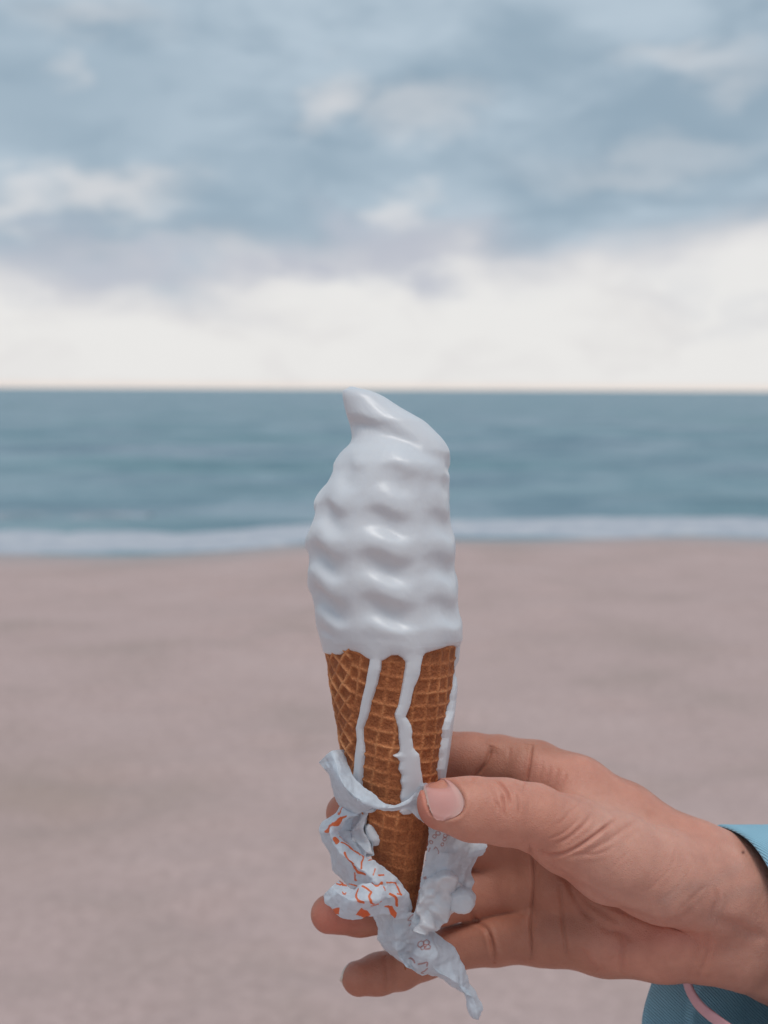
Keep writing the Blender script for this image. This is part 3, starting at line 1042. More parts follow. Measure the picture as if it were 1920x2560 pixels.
    o = mesh_obj("hand", world_of(v2), q, M_SKIN, person)
    # colouring: rosier finger ends and joints, browner palm with its shade painted in, paler back of the thumb
    base = np.array([0.610, 0.270, 0.192]); rosy = np.array([0.590, 0.200, 0.140]); pale = np.array([0.625, 0.328, 0.252]); vein = np.array([0.400, 0.250, 0.215])
    c = np.tile(base, (len(v), 1))
    def blend(c, t, w): return c * (1 - w[:, None]) + t * w[:, None]
    tips = sstep(1000, 860, px) + sstep(1120, 1050, px) * (d < -5) * 0.8 + 0.7 * np.exp(-(((px - 1690) / 110) ** 2 + ((py - 2340) / 50) ** 2))
    tips += 0.5 * np.exp(-(((px - 1150) / 60) ** 2 + ((py - 1850) / 60) ** 2))
    c = blend(c, rosy, np.clip(tips, 0, 1) * 0.85)
    pal = sstep(8, -6, d) * sstep(1380, 1520, px) + 0.6 * sstep(1760, 1840, px)
    c = blend(c, pale, np.clip(pal, 0, 1) * 0.7)
    c = blend(c, rosy * np.array([0.86, 0.8, 0.78]), np.clip(red, 0, 1) * 0.6)
    c = blend(c, np.array([0.400, 0.165, 0.105]), sstep(8, 14, d) * (1 - sstep(1700, 1800, px)) * 0.7)  # palm's own brown, deepened to put its shade into the tint
    vd = np.minimum(poly_dist(px, py, smooth_line(z6((1200, 1100), (1280, 980), (1420, 900), (1700, 860)))), poly_dist(px, py, smooth_line(z6((800, 960), (960, 860), (1150, 840), (1400, 700)))))
    c = blend(c, vein, np.exp(-(vd / 18) ** 2) * 0.28)
    mole = np.exp(-(((px - 1858) ** 2 + (py - 2131) ** 2) / 3.6 ** 2)); c = blend(c, np.array([0.16, 0.06, 0.045]), np.clip(mole * 1.4, 0, 1) * 0.9)
    patch = fbm(P * 0.8, 3, 91); c = c * (1 + 0.07 * patch[:, None] * np.array([0.5, 1.0, 1.0]))
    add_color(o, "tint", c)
    SKIN['bvh'] = BVHTree.FromPolygons([tuple(x) for x in v2], [tuple(x) for x in q.tolist()])


HAND_BASE = world_of(V(1700, 2280, 20))
person = thing("person", "person's bare hand with light blue sleeve gripping the ice cream cone", "person", HAND_BASE)
build_hand()


def hand_hit(px, py):
    """Point and normal where the line of sight through a pixel meets the skin (lens frame, mm)."""
    o = Vector((0, -D0 * 1000, 0))
    t = V(px, py, 0)
    h = SKIN['bvh'].ray_cast(o, (Vector(t) - o).normalized())
    return h


def build_thumb_nail():
    # a curved plate set into the nail fold; u runs from the fold to the free edge, v across
    root = smooth_line([Z5(p) for p in ((300, 478), (362, 528), (398, 600), (396, 670), (352, 722), (270, 744))], 8)
    edge = smooth_line([Z5(p) for p in ((88, 462), (104, 505), (118, 560), (130, 620), (148, 675), (176, 722))], 8)
    nv, nu = 41, 49
    R = root[np.linspace(0, len(root) - 1, nv).astype(int)]
    E = edge[np.linspace(0, len(edge) - 1, nv).astype(int)]
    top = np.array(Z5((190, 458))); bot = np.array(Z5((215, 746)))
    P = np.zeros((nu, nv, 3)); Nn = np.zeros((nu, nv, 3)); ok = np.ones((nu, nv), bool)
    last = None
    for i in range(nu):
        u = i / (nu - 1)
        for j in range(nv):
            w = j / (nv - 1)
            p = R[j] * (1 - u) + E[j] * u
            bow = u * (1 - u) * 4
            if w < 0.5: p = p + bow * (1 - 2 * w) ** 2 * (top - (R[0] + E[0]) / 2)
            else: p = p + bow * (2 * w - 1) ** 2 * (bot - (R[-1] + E[-1]) / 2)
            y = p[1]
            h = hand_hit(p[0], y + 1.0)
            while h[0] is None and y < 2010:
                y += 1.0
                h = hand_hit(p[0], y + 1.0)
            if h[0] is None:
                ok[i, j] = False; P[i, j] = last[0]; Nn[i, j] = last[1]
            else:
                P[i, j] = h[0]; Nn[i, j] = h[1]; last = (np.array(h[0]), np.array(h[1]))
    # smooth the plate so that it is stiffer than skin
    for _ in range(40):
        Q = P.copy()
        Q[1:-1, 1:-1] = (P[:-2, 1:-1] + P[2:, 1:-1] + P[1:-1, :-2] + P[1:-1, 2:]) / 4
        Q[0, 1:-1] = (P[0, :-2] + P[0, 2:]) / 2; Q[-1, 1:-1] = (P[-1, :-2] + P[-1, 2:]) / 2
        P = Q
        Nn[1:-1, 1:-1] = (Nn[:-2, 1:-1] + Nn[2:, 1:-1] + Nn[1:-1, :-2] + Nn[1:-1, 2:]) / 4
    Nn /= np.linalg.norm(Nn, axis=2, keepdims=True)
    U, Wv = np.meshgrid(np.linspace(0, 1, nu), np.linspace(0, 1, nv), indexing='ij')
    side = np.minimum(Wv, 1 - Wv) * 2
    lift = 0.15 + 0.75 * sstep(0, 0.22, U) * sstep(-0.2, 0.3, side)
    Pt = P + Nn * lift[..., None]
    Pb = P + Nn * (lift - 0.7)[..., None]
    vv = np.vstack([Pt.reshape(-1, 3), Pb.reshape(-1, 3)])
    f1 = grid_faces(nu, nv); n0 = nu * nv
    rim = []
    loop = [i * nv for i in range(nu)] + [(nu - 1) * nv + j for j in range(1, nv)] + [i * nv + nv - 1 for i in range(nu - 2, -1, -1)] + [j for j in range(nv - 2, 0, -1)]
    for a, b in zip(loop, loop[1:] + loop[:1]): rim.append((a, b, b + n0, a + n0))
    f = np.vstack([f1[:, ::-1], f1 + n0, np.array(rim)])
    o = mesh_obj("thumb_nail", world_of(vv), f, M_NAIL, person)
    o["label"] = "short pink thumb nail with a pale edge"
    pink = np.array([0.66, 0.325, 0.285]); white = np.array([0.66, 0.44, 0.37]); moon = np.array([0.68, 0.44, 0.38])
    wq = sstep(0.90, 0.95, U)[..., None]; mq = (np.exp(-((U / 0.20) ** 2)) * sstep(0.0, 0.4, side))[..., None]
    c = pink * (1 - mq * 0.7) + moon * mq * 0.7
    c = c * (1 - wq) + white * wq
    c = c.reshape(-1, 3)
    add_color(o, "tint", np.vstack([c, c]))


def build_tip_nail(name, label, tip, axis_from, width, length, back):
    """A nail on the far side of a finger end; only its free edge shows past the tip."""
    a = V(*axis_from); b = V(*tip[:3]); r = tip[3]
    ax = (b - a) / np.linalg.norm(b - a)
    bk = np.array(back, float); bk -= ax * (bk @ ax); bk /= np.linalg.norm(bk)
    sd = np.cross(ax, bk)
    nu, nv = 21, 21
    U, W_ = np.meshgrid(np.linspace(0, 1, nu), np.linspace(-1, 1, nv), indexing='ij')
    ang = W_ * width
    along = -length + U * (length + r + 0.5 - 2.2 * (W_ ** 2) * U)
    drop = np.where(along > 0, r - np.sqrt(np.clip(r * r - np.clip(along, 0, r * 0.95) ** 2, 0, None)), 0) * 0.9
    rad = r + 0.15 - drop
    P = b + ax * along[..., None] + (bk * np.cos(ang)[..., None] + sd * np.sin(ang)[..., None]) * rad[..., None]
    Pb = P - bk * 0.9 * np.cos(ang)[..., None] - ax * 0.3
    vv = np.vstack([P.reshape(-1, 3), Pb.reshape(-1, 3)]); n0 = nu * nv
    f1 = grid_faces(nu, nv)
    loop = [i * nv for i in range(nu)] + [(nu - 1) * nv + j for j in range(1, nv)] + [i * nv + nv - 1 for i in range(nu - 2, -1, -1)] + [j for j in range(nv - 2, 0, -1)]
    rim = np.array([(x, y, y + n0, x + n0) for x, y in zip(loop, loop[1:] + loop[:1])])
    o = mesh_obj(name, world_of(vv), np.vstack([f1, f1[:, ::-1] + n0, rim]), M_NAIL, person)
    o["label"] = label
    c = np.where((U > 0.78)[..., None], np.array([0.70, 0.58, 0.50]), np.array([0.60, 0.33, 0.29])).reshape(-1, 3)
    add_color(o, "tint", np.vstack([c, c]))


build_thumb_nail()
build_tip_nail("finger_nail", "pale nail edge past the little fingertip", FINGERS['pinky'][-1], FINGERS['pinky'][-2][:3], 0.85, 5.0, (-0.25, 1.0, 0.1))
# build_tip_nail("finger_nail", "nail edge behind the ring fingertip", FINGERS['ring'][-1], FINGERS['ring'][-2][:3], 0.85, 5.5, (0.0, 1.0, 0.1))


# ------------------------------------------------------------------ sleeve and pink band
def closed_curve(pts, n):
    pts = np.asarray(pts, float); m = len(pts)
    out = []
    for t in np.linspace(0, m, n, endpoint=False):
        i = int(t); f = t - i
        p0, p1, p2, p3 = pts[(i - 1) % m], pts[i % m], pts[(i + 1) % m], pts[(i + 2) % m]
        out.append(0.5 * (2 * p1 + (-p0 + p2) * f + (2 * p0 - 5 * p1 + 4 * p2 - p3) * f * f + (-p0 + 3 * p1 - 3 * p2 + p3) * f ** 3))
    return np.array(out)


def build_sleeve():
    rim = [(1790, 2064, 24), (1850, 2082, 8), (1898, 2128, 0), (1945, 2215, -4), (1985, 2330, -7), (1995, 2470, -8), (1950, 2600, -6), (1860, 2710, 0),
           (1740, 2745, 16), (1640, 2690, 30), (1604, 2570, 37), (1630, 2452, 42), (1680, 2330, 46), (1735, 2190, 42), (1765, 2100, 35)]
    a = np.array(rim, float)
    C = closed_curve(V(a[:, 0], a[:, 1], a[:, 2]), 220)
    cen = C.mean(0)
    dirv = np.array([1.0, 0.22, -0.10]); dirv /= np.linalg.norm(dirv)
    ns = 120
    s = np.linspace(0, 170, ns)
    rings_o, rings_i = [], []
    ph = np.linspace(0, 2 * math.pi, 220, endpoint=False)
    for k, q in enumerate(s):
        sc_ = 1.0 + 0.0006 * q
        base = cen + dirv * q
        rel = (C - cen)
        # flatten the slanted mouth gradually into a square cut
        ring = base + rel * sc_
        fold = (2.2 * np.sin(ph * 3 + q * 0.05) + 1.3 * np.sin(ph * 7 - q * 0.11 + 1.0)) * sstep(4, 50, q)
        out = rel - dirv * (rel @ dirv)[:, None]
        out /= np.linalg.norm(out, axis=1, keepdims=True)
        hem = 0.9 * (1 - sstep(17.2, 18.4, q)) + 0.35 * np.exp(-((q - 15.6) / 0.8) ** 2) * -1
        lip = -0.5 * np.exp(-(q / 0.8) ** 2)
        rings_o.append(ring + out * (fold + hem * 0.45 + lip)[:, None])
        rings_i.append(ring + out * (fold - 1.1 - 2.2 * sstep(17.3, 18.4, q) - lip)[:, None])
    O, I = np.array(rings_o), np.array(rings_i)
    n = 220
    vv = np.vstack([O.reshape(-1, 3), I.reshape(-1, 3)])
    f1 = grid_faces(ns, n, wrap=True); n0 = ns * n
    j = np.arange(n); j2 = (j + 1) % n
    lip = np.stack([j, j2, j2 + n0, j + n0], 1)
    e = (ns - 1) * n
    lip2 = np.stack([e + j2, e + j, e + j + n0, e + j2 + n0], 1)
    o = mesh_obj("sleeve", world_of(vv), np.vstack([f1, f1[:, ::-1] + n0, lip[:, ::-1], lip2[:, ::-1]]), M_FAB, person)
    o["label"] = "loose light blue twill sleeve with a hemmed cuff"


def build_band():
    pts = [(1716, 2440, 33), (1738, 2500, 26), (1785, 2545, 18), (1860, 2590, 9), (1950, 2590, -2), (2030, 2500, -14), (2060, 2360, -18), (2045, 2230, -16),
           (2000, 2160, -3), (1940, 2150, 22), (1870, 2190, 40), (1790, 2270, 46), (1730, 2360, 42)]
    a = np.array(pts, float)
    C = closed_curve(V(a[:, 0], a[:, 1], a[:, 2]), 260)
    T = np.roll(C, -1, 0) - np.roll(C, 1, 0); T /= np.linalg.norm(T, axis=1, keepdims=True)
    cen = C.mean(0)
    out = C - cen; out -= T * (out * T).sum(1)[:, None]; out /= np.linalg.norm(out, axis=1, keepdims=True)
    wd = np.cross(T, out)
    tw = 1.35
    A = wd * math.cos(tw) + out * math.sin(tw); B = -wd * math.sin(tw) + out * math.cos(tw)
    k = 12
    an = np.linspace(0, 2 * math.pi, k, endpoint=False)
    ce, se = np.sign(np.cos(an)) * np.abs(np.cos(an)) ** 0.5, np.sign(np.sin(an)) * np.abs(np.sin(an)) ** 0.5
    P = C[:, None] + A[:, None] * (2.0 * ce)[None, :, None] + B[:, None] * (0.65 * se)[None, :, None]
    nc = len(C)
    i = np.arange(nc)[:, None]; j = np.arange(k)[None]
    f = np.stack([i * k + j, ((i + 1) % nc) * k + j, ((i + 1) % nc) * k + (j + 1) % k, i * k + (j + 1) % k], -1).reshape(-1, 4)
    o = mesh_obj("wrist_band", world_of(P).reshape(-1, 3), f, M_PINK, origin=world_of(V(1860, 2590, 9)))
    tag(o, "dusty pink band looped loosely round the wrist inside the blue cuff", "wrist band")


build_sleeve()
build_band()

# ------------------------------------------------------------------ paper wrapper
Z4 = lambda x, y: (740 + x / 3.16, 1860 + y / 3.16)
WRAP_BASE = world_of(V(1090, 2440, -5))
wrap = thing("paper_wrapper", "torn white paper wrapper with orange print crumpled round the cone's lower end", "wrapper", WRAP_BASE)


def cr_eval(P, t):
    n = P.shape[0]
    i = np.clip(np.floor(t).astype(int), 0, n - 2); f = (t - i)
    g = lambda k: P[np.clip(k, 0, n - 1)]
    p1, p2 = g(i), g(i + 1)
    p0 = np.where((i > 0)[(...,) + (None,) * (P.ndim - 1)], g(i - 1), 2 * p1 - p2)
    p3 = np.where((i < n - 2)[(...,) + (None,) * (P.ndim - 1)], g(i + 2), 2 * p2 - p1)
    f = f[(...,) + (None,) * (P.ndim - 1)]
    return 0.5 * (2 * p1 + (p2 - p0) * f + (2 * p0 - 5 * p1 + 4 * p2 - p3) * f ** 2 + (-p0 + 3 * p1 - 3 * p2 + p3) * f ** 3)


ORANGE = np.array([0.95, 0.260, 0.075]); FAINT = np.array([0.56, 0.165, 0.130]); WHITE = np.array([0.86, 0.905, 0.95])


def build_paper(name, rows, strokes, nu, nv, crump, seed, label=None):
    a = np.array(rows, float)
    x, y = Z4(a[..., 0], a[..., 1])
    G = np.stack([x, y, a[..., 2]], -1)                    # photo pixels + depth
    S = cr_eval(G, np.linspace(0, G.shape[0] - 1, nu))
    S = np.swapaxes(cr_eval(np.swapaxes(S, 0, 1), np.linspace(0, G.shape[1] - 1, nv)), 0, 1)
    tu, tv = np.linspace(0, G.shape[0] - 1, nu), np.linspace(0, G.shape[1] - 1, nv)
    iu, iv = np.minimum(tu.astype(int), G.shape[0] - 2), np.minimum(tv.astype(int), G.shape[1] - 2)
    fu, fv = (tu - iu)[:, None, None], (tv - iv)[None, :, None]
    Lr = G[iu] * (1 - fu) + G[iu + 1] * fu
    Ln = Lr[:, iv] * (1 - fv) + Lr[:, iv + 1] * fv
    S[..., 2] = 0.35 * S[..., 2] + 0.65 * Ln[..., 2]        # creased in depth, smooth in outline
    P = V(S[..., 0], S[..., 1], S[..., 2])
    du = np.gradient(P, axis=0); dv = np.gradient(P, axis=1)
    N = np.cross(du, dv); N /= np.maximum(np.linalg.norm(N, axis=2, keepdims=True), 1e-9)
    if N[..., 1].mean() > 0: N = -N
    # crumple: facets from folded planes of random direction, kept off the very edge
    r = np.random.default_rng(seed)
    h = np.zeros(P.shape[:2])
    q = P + 0.5 * np.stack([fbm(P / 6.0, 2, seed + 1), fbm(P / 6.0, 2, seed + 2), fbm(P / 6.0, 2, seed + 3)], -1)
    for k in range(7):
        v = r.normal(size=3); v[1] *= 0.3; v /= np.linalg.norm(v)
        wl = r.uniform(4.5, 14)
        tri = np.abs(((q @ v) / wl + r.uniform()) % 1.0 - 0.5) * 2
        h += (tri - 0.5) * wl * 0.12
    for k in range(7):                                     # fine crinkles, in patches
        v = r.normal(size=3); v[1] *= 0.2; v /= np.linalg.norm(v)
        wl = r.uniform(1.8, 5.0)
        tri = np.abs(((q @ v) / wl + r.uniform()) % 1.0 - 0.5) * 2
        h += (tri ** 0.8 - 0.5) * wl * 0.16 * sstep(-0.1, 0.5, fbm(P / 7.0 + 3.1 * k, 2, seed + 21 + k))
    wid = np.linalg.norm(P[:, -1] - P[:, 0], axis=1)
    h = h * np.clip(wid / 9.0, 0.1, 1.0)[:, None]
    P = P + N * (h * crump)[..., None]
    # ragged torn edge
    uu, vv_ = np.meshgrid(np.linspace(0, 1, nu), np.linspace(0, 1, nv), indexing='ij')
    edge = np.exp(-(np.minimum(vv_, 1 - vv_) / 0.05) ** 2) * sstep(0, 0.03, np.minimum(uu, 1 - uu))
    P = P + (dv / np.maximum(np.linalg.norm(dv, axis=2, keepdims=True), 1e-9)) * (edge * 0.45 * fbm(P / 1.4, 3, seed + 15))[..., None]
    Bk = P - N * 0.0 + np.array([0, 0.10, 0])
    px, py = (S[..., 0] - 740) * 3.16, (S[..., 1] - 1860) * 3.16
    c = np.tile(WHITE, (nu, nv, 1))
    for (kind, colr, w, pts) in strokes:
        if kind == 'fill':
            dd, ins = poly_dist(px, py, pts, True); sd = np.where(ins, -dd, dd)
        elif kind == 'ring':
            cx, cy, rr = pts; sd = np.abs(np.hypot(px - cx, py - cy) - rr) - w / 2
        else:
            sd = poly_dist(px, py, smooth_line(pts, 6)) - w * 0.56
        al = (1 - sstep(-1.5, 2.0, sd + 1.6 * vnoise(np.stack([px / 9, py / 9, px * 0], -1), 3)))[..., None] * (0.95 if colr is ORANGE else 0.62)
        c = c * (1 - al) + colr * al
    f1 = grid_faces(nu, nv); n0 = nu * nv
    vts = np.vstack([P.reshape(-1, 3), Bk.reshape(-1, 3)])
    loop = [i * nv for i in range(nu)] + [(nu - 1) * nv + j for j in range(1, nv)] + [i * nv + nv - 1 for i in range(nu - 2, -1, -1)] + [j for j in range(nv - 2, 0, -1)]
    rim = np.array([(p_, q_, q_ + n0, p_ + n0) for p_, q_ in zip(loop, loop[1:] + loop[:1])])
    o = mesh_obj(name, world_of(vts), np.vstack([f1, f1[:, ::-1] + n0, rim]), M_PAPER, wrap)
    cc = c.reshape(-1, 3)
    add_color(o, "print", np.vstack([cc, cc]))
    if label: o["label"] = label
    return P, N, px, py


O_ = 'line'
PRINT = [
    (O_, ORANGE, 24, [(240, 690), (262, 645), (320, 625), (360, 590)]), (O_, ORANGE, 10, [(330, 540), (345, 560), (380, 512)]), (O_, ORANGE, 9, [(340, 590), (400, 570)]),
    (O_, ORANGE, 26, [(308, 748), (325, 775)]), (O_, ORANGE, 11, [(345, 735), (400, 790), (480, 838), (532, 885), (520, 930), (515, 985)]),
    (O_, ORANGE, 8, [(350, 788), (420, 822), (505, 868)]), (O_, ORANGE, 18, [(505, 850), (522, 815)]), (O_, ORANGE, 16, [(385, 862), (425, 940), (480, 1010), (545, 1030)]),
    (O_, ORANGE, 9, [(570, 895), (625, 890)]), (O_, ORANGE, 8, [(575, 918), (615, 912)]), (O_, ORANGE, 9, [(462, 1020), (485, 1078)]), (O_, ORANGE, 7, [(608, 1040), (622, 992)]),
    (O_, ORANGE, 20, [(612, 1096), (640, 1118), (664, 1098)]), (O_, ORANGE, 12, [(650, 1042), (690, 1036)]), (O_, ORANGE, 10, [(708, 1095), (755, 1096), (790, 1108), (825, 1190)]),
    (O_, ORANGE, 10, [(825, 1190), (803, 1184)]), (O_, ORANGE, 15, [(492, 1148), (474, 1190), (490, 1232), (532, 1252)]), (O_, ORANGE, 14, [(532, 1130), (592, 1172), (575, 1212), (602, 1250), (680, 1265)]),
    (O_, ORANGE, 15, [(748, 1180), (790, 1215), (797, 1278)]), (O_, ORANGE, 8, [(592, 1275), (660, 1285)]), ('fill', ORANGE, 0, [(515, 1293), (590, 1360), (545, 1388), (474, 1345)]),
    ('fill', ORANGE, 0, [(290, 1302), (352, 1286), (348, 1338), (318, 1338)]), ('fill', ORANGE, 0, [(698, 1300), (765, 1290), (792, 1330), (786, 1372), (764, 1384), (745, 1340), (735, 1310)]),
    (O_, ORANGE, 8, [(322, 1096), (395, 1110)]), (O_, ORANGE, 6, [(345, 1078), (370, 1098)]), (O_, ORANGE, 9, [(366, 1150), (386, 1172)]), (O_, ORANGE, 6, [(372, 1172), (392, 1152)]),
    (O_, ORANGE, 10, [(440, 1110), (480, 1120)]), (O_, ORANGE, 8, [(690, 1130), (700, 1160)]),
    (O_, ORANGE, 7, [(925, 1330), (880, 1385), (920, 1392), (890, 1420), (915, 1440), (890, 1462), (912, 1466)]),
]
FAINT_E = [('ring', FAINT, 7, (1122, 704, 16)), ('ring', FAINT, 7, (1096, 730, 13)), ('ring', FAINT, 7, (1070, 776, 12)), ('ring', FAINT, 7, (1176, 722, 14)), ('ring', FAINT, 7, (1172, 752, 13)),
           ('ring', FAINT, 7, (1158, 792, 11)), (O_, FAINT, 7, [(1195, 715), (1215, 722)]), (O_, FAINT, 6, [(1090, 830), (1110, 815), (1130, 850), (1125, 870)]), (O_, FAINT, 6, [(1062, 820), (1050, 850)]),
           ('fill', FAINT, 0, [(1010, 1045), (1030, 1040), (1036, 1060), (1015, 1064)]), (O_, FAINT, 6, [(1012, 915), (1022, 920)])]
FAINT_F = [('ring', FAINT, 8, (990, 1580, 22)), ('ring', FAINT, 8, (1030, 1568, 20)), ('ring', FAINT, 7, (1038, 1604, 16)), ('ring', FAINT, 7, (1008, 1606, 14)),
           (O_, FAINT, 12, [(898, 1692), (930, 1700), (945, 1725)]), (O_, FAINT, 10, [(980, 1735), (1010, 1728), (1045, 1718), (1038, 1750)]), (O_, FAINT, 9, [(1040, 1770), (1020, 1790), (985, 1818), (1005, 1830)]),
           (O_, FAINT, 7, [(925, 1340), (885, 1390), (918, 1400), (895, 1440)])]

build_paper("upper_flap", [
    [(388, 42, -3), (290, 62, -10), (172, 146, -5)],
    [(402, 150, -8), (320, 165, -15), (215, 196, -8)],
    [(432, 245, -11), (345, 262, -19), (252, 275, -8)],
    [(500, 312, -15), (405, 365, -21), (300, 372, -6)],
    [(602, 386, -17), (490, 450, -22), (345, 452, -3)],
    [(695, 478, -17.5), (585, 505, -20), (410, 585, -6)],
    [(762, 490, -17.5), (700, 508, -18.5), (610, 522, -16)],
    [(832, 470, -17), (805, 498, -18), (762, 527, -16.5)],
    [(930, 400, -16.5), (915, 460, -17), (880, 522, -15.5)],
    [(1010, 310, -14.5), (1010, 420, -15), (985, 600, -13.5)],
    [(1080, 330, -9), (1090, 480, -9.5), (1070, 668, -10)]], PRINT[:3], 300, 110, 0.55, 11, "bluish white torn upper flap")
build_paper("printed_strip", [
    [(345, 478, -2), (400, 525, -9), (480, 560, -13)],
    [(203, 628, 3), (290, 600, -7), (402, 592, -10)],
    [(213, 730, 1), (268, 700, -9), (338, 682, -6)],
    [(240, 822, 1), (290, 785, -10), (350, 746, -7)],
    [(300, 965, 1), (370, 880, -12), (440, 825, -9)],
    [(350, 1052, -1), (450, 960, -14), (548, 886, -12)],
    [(402, 1112, -4), (545, 1010, -16), (692, 970, -13)],
    [(440, 1142, -9), (620, 1080, -18), (802, 1060, -12)],
    [(500, 1190, -10), (680, 1160, -17), (872, 1160, -10)],
    [(560, 1285, -9), (740, 1240, -15), (916, 1272, -8)],
    [(640, 1345, -6), (790, 1325, -11), (914, 1342, -6)]], PRINT, 330, 150, 0.5, 23, "strip of paper with orange print")
build_paper("lower_flap", [
    [(342, 1066, -5), (280, 1130, -12), (213, 1202, -8)],
    [(402, 1112, -11), (335, 1180, -18), (245, 1252, -10)],
    [(452, 1134, -16), (420, 1230, -22), (332, 1342, -14)],
    [(540, 1108, -19), (540, 1240, -25), (452, 1394, -17)],
    [(640, 1112, -19.5), (650, 1230, -23), (602, 1364, -17)],
    [(705, 1120, -18.5), (745, 1220, -20), (738, 1342, -15)],
    [(765, 1100, -16), (835, 1200, -16), (792, 1384, -12)],
    [(832, 1112, -13.5), (892, 1230, -12), (884, 1372, -9)]], PRINT, 260, 150, 0.55, 37, "crumpled corner with orange print")
RIGHT = build_paper("right_flap", [
    [(1050, 630, -8), (1200, 660, -7), (1400, 690, 0), (1480, 700, 3)],
    [(1050, 740, -9), (1200, 780, -7), (1390, 770, -1), (1504, 776, 2)],
    [(1038, 830, -9.5), (1200, 860, -9), (1370, 850, -2), (1500, 832, -3)],
    [(1028, 880, -9.5), (1195, 900, -9), (1350, 890, -2), (1452, 880, 2)],
    [(1012, 950, -9.5), (1190, 960, -9), (1330, 950, -3), (1424, 950, 2)],
    [(990, 1060, -9), (1180, 1080, -10), (1310, 1050, -4), (1400, 1010, 2)],
    [(965, 1190, -8.5), (1150, 1180, -9), (1290, 1130, -4), (1410, 1092, 1)],
    [(942, 1300, -8), (1080, 1300, -9), (1230, 1230, -4), (1362, 1170, 0)],
    [(920, 1400, -7.5), (1030, 1390, -9), (1120, 1350, -5), (1220, 1310, -1)],
    [(900, 1500, -7), (980, 1480, -9), (1050, 1460, -6), (1120, 1440, -3)]], FAINT_E, 280, 170, 0.6, 41, "translucent wet right flap with faint red letters")
build_paper("tail", [
    [(605, 1350, 2), (740, 1336, -7), (930, 1330, -8), (1020, 1360, -9), (1130, 1380, -3)],
    [(650, 1450, 1), (765, 1440, -8), (925, 1450, -6.5), (1010, 1450, -8), (1120, 1460, -3)],
    [(690, 1540, 1), (785, 1540, -8), (905, 1560, -5), (1010, 1540, -9), (1172, 1530, -2)],
    [(720, 1640, 0), (800, 1640, -7), (892, 1655, -3), (1030, 1620, -10), (1236, 1605, -2)],
    [(790, 1726, -1), (845, 1720, -6), (898, 1720, -4), (1060, 1700, -10), (1292, 1720, -2)],
    [(862, 1774, -2), (890, 1765, -5), (935, 1785, -6), (1090, 1770, -10), (1332, 1800, -3)],
    [(980, 1836, -4), (1005, 1830, -6), (1050, 1832, -8), (1180, 1830, -10), (1390, 1870, -4)],
    [(1150, 1880, -4), (1175, 1882, -6), (1220, 1890, -8), (1300, 1905, -9), (1428, 1945, -4)],
    [(1318, 1965, -5), (1332, 1985, -7), (1352, 2000, -8), (1400, 2010, -9), (1462, 2075, -5)],
    [(1385, 2145, -6), (1395, 2148, -7), (1408, 2150, -8), (1430, 2150, -8), (1456, 2130, -6)],
    [(1425, 2176, -6), (1430, 2178, -7), (1434, 2180, -7), (1438, 2180, -7), (1442, 2178, -6)]], FAINT_F, 320, 200, 0.7, 53, "long wet tail hanging below the cone")


INNER = build_paper("inner_fold", [
    [(350, 560, -6), (450, 540, -4), (570, 520, -12)],
    [(335, 620, -4), (445, 600, 0), (556, 590, -9)],
    [(335, 690, -3), (440, 680, 2), (562, 650, -8)],
    [(350, 750, -5), (450, 745, -1), (578, 730, -8.5)],
    [(430, 825, -7), (505, 805, -5), (598, 800, -9)],
    [(540, 900, -11), (575, 885, -10), (615, 880, -11)]], [], 120, 90, 0.4, 61, "paper folded inwards beside the cone")


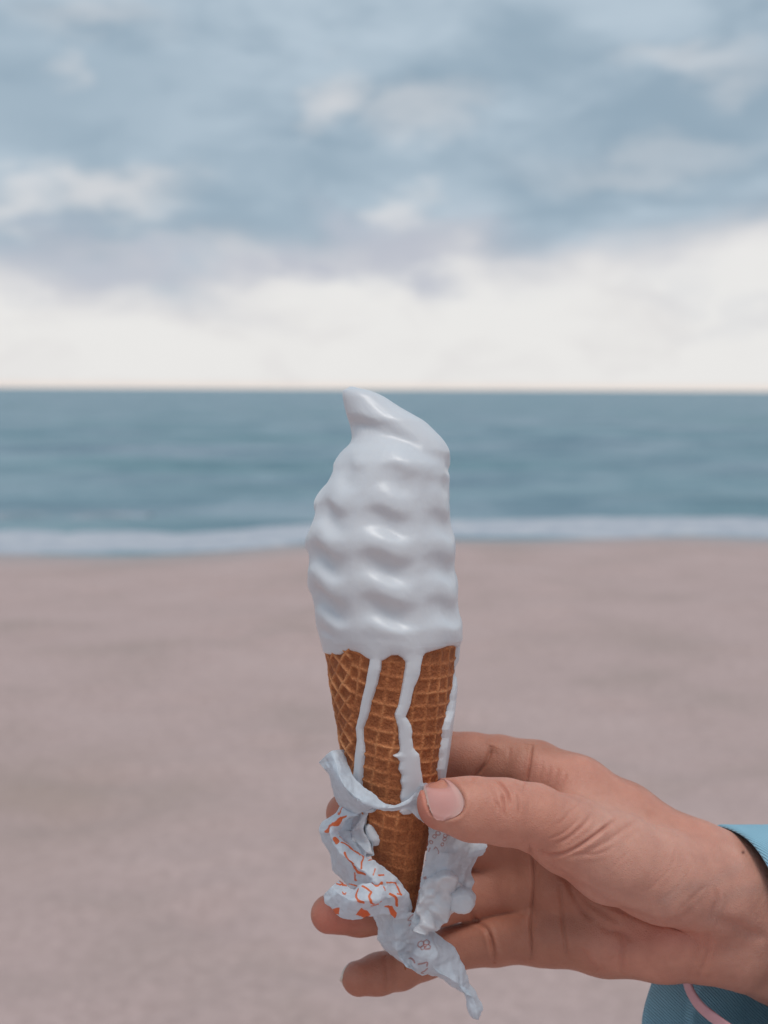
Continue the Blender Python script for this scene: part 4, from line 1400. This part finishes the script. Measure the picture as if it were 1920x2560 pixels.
# ------------------------------------------------------------------ melted ice cream lying in the paper
def build_puddle(surf, outline, depth, seed, label):
    """Melt spread over a paper surface: thickness from the distance to its outline."""
    P, N, px, py = surf
    def blur(A, n):
        for ax in (0, 1):
            k = np.ones(2 * n + 1) / (2 * n + 1)
            B = np.concatenate([np.repeat(A.take([0], ax), n, ax), A, np.repeat(A.take([-1], ax), n, ax)], ax)
            A = np.apply_along_axis(lambda v: np.convolve(v, k, 'valid'), ax, B)
        return A
    P, N = blur(P, 9), blur(N, 9)
    N = N / np.linalg.norm(N, axis=2, keepdims=True)
    dd, ins = poly_dist(px, py, smooth_line(outline + outline[:1], 4), True)
    sd = np.where(ins, dd, -dd) + 9 * fbm(np.stack([px / 40, py / 40, px * 0], -1), 3, seed)
    lump = 0.62 + 0.9 * fbm(np.stack([px / 95, py / 95, px * 0 + 5], -1), 2, seed + 4)
    t = np.clip(sd / 55, 0, 1)
    T = depth * np.sqrt(1 - (1 - t) ** 2) * np.clip(lump, 0.15, 1.4) - 0.12 + np.clip(sd / 10, -1, 0) * 0.5
    Q = P + N * T[..., None]
    f = grid_faces(*px.shape)
    f = f[T.reshape(-1)[f].max(1) > -0.35]
    v, f = drop_unused(Q.reshape(-1, 3), f)
    o = mesh_obj("melted_ice_cream", world_of(v), f, M_ICE, ice_thing)
    o["label"] = label


def build_melt(blobs, k, h, label, flat=2.2):
    pts = [(V(*Z4(b[0], b[1]), b[2]), b[3]) for b in blobs]
    def f(P):
        d = None
        for c, r in pts:
            q = (P - c) * np.array([1.0, flat, 1.0])
            e = (np.linalg.norm(q, axis=1) - r) * 0.6
            d = e if d is None else smin(d, e, k)
        return d + 0.45 * fbm(P / 3.0, 3, 5)
    C = np.array([c for c, r in pts]); R = max(r for c, r in pts) + 3
    v, q, n = surface_nets(f, C.min(0) - R, C.max(0) + R, h)
    o = mesh_obj("melted_ice_cream", world_of(v), q, M_ICE, ice_thing)
    o["label"] = label


build_puddle(RIGHT, [(1010, 1075), (1060, 1045), (1110, 1015), (1180, 985), (1240, 1030), (1290, 1090), (1340, 1140), (1390, 1160), (1400, 1230), (1350, 1290), (1240, 1295), (1180, 1350), (1130, 1400),
                     (1110, 1450), (1090, 1530), (1000, 1540), (930, 1540), (940, 1470), (985, 1400), (985, 1350), (950, 1320), (940, 1250), (970, 1140)], 3.4, 3, "melted ice cream spread over the right paper flap")
build_puddle(INNER, [(500, 560), (545, 560), (580, 640), (580, 720), (605, 800), (605, 880), (540, 880), (480, 800), (430, 760), (460, 690)], 2.2, 8, "melted ice cream pooled in the left of the wrapper")
build_melt([(1235, 1225, -4.5, 2.2), (1275, 1225, -5, 2.6), (1318, 1218, -6, 3.0), (1336, 1246, -6, 2.7), (1305, 1256, -5.5, 2.2)], 2.0, 0.4, "round lump of ice cream at the edge of the right flap", 1.0)
build_melt([(584, 662, -7.0, 1.5), (598, 700, -6.8, 1.9), (630, 742, -7.6, 2.0), (612, 762, -6.6, 1.3)], 1.2, 0.4, "small smear of ice cream on the lower cone", 1.5)
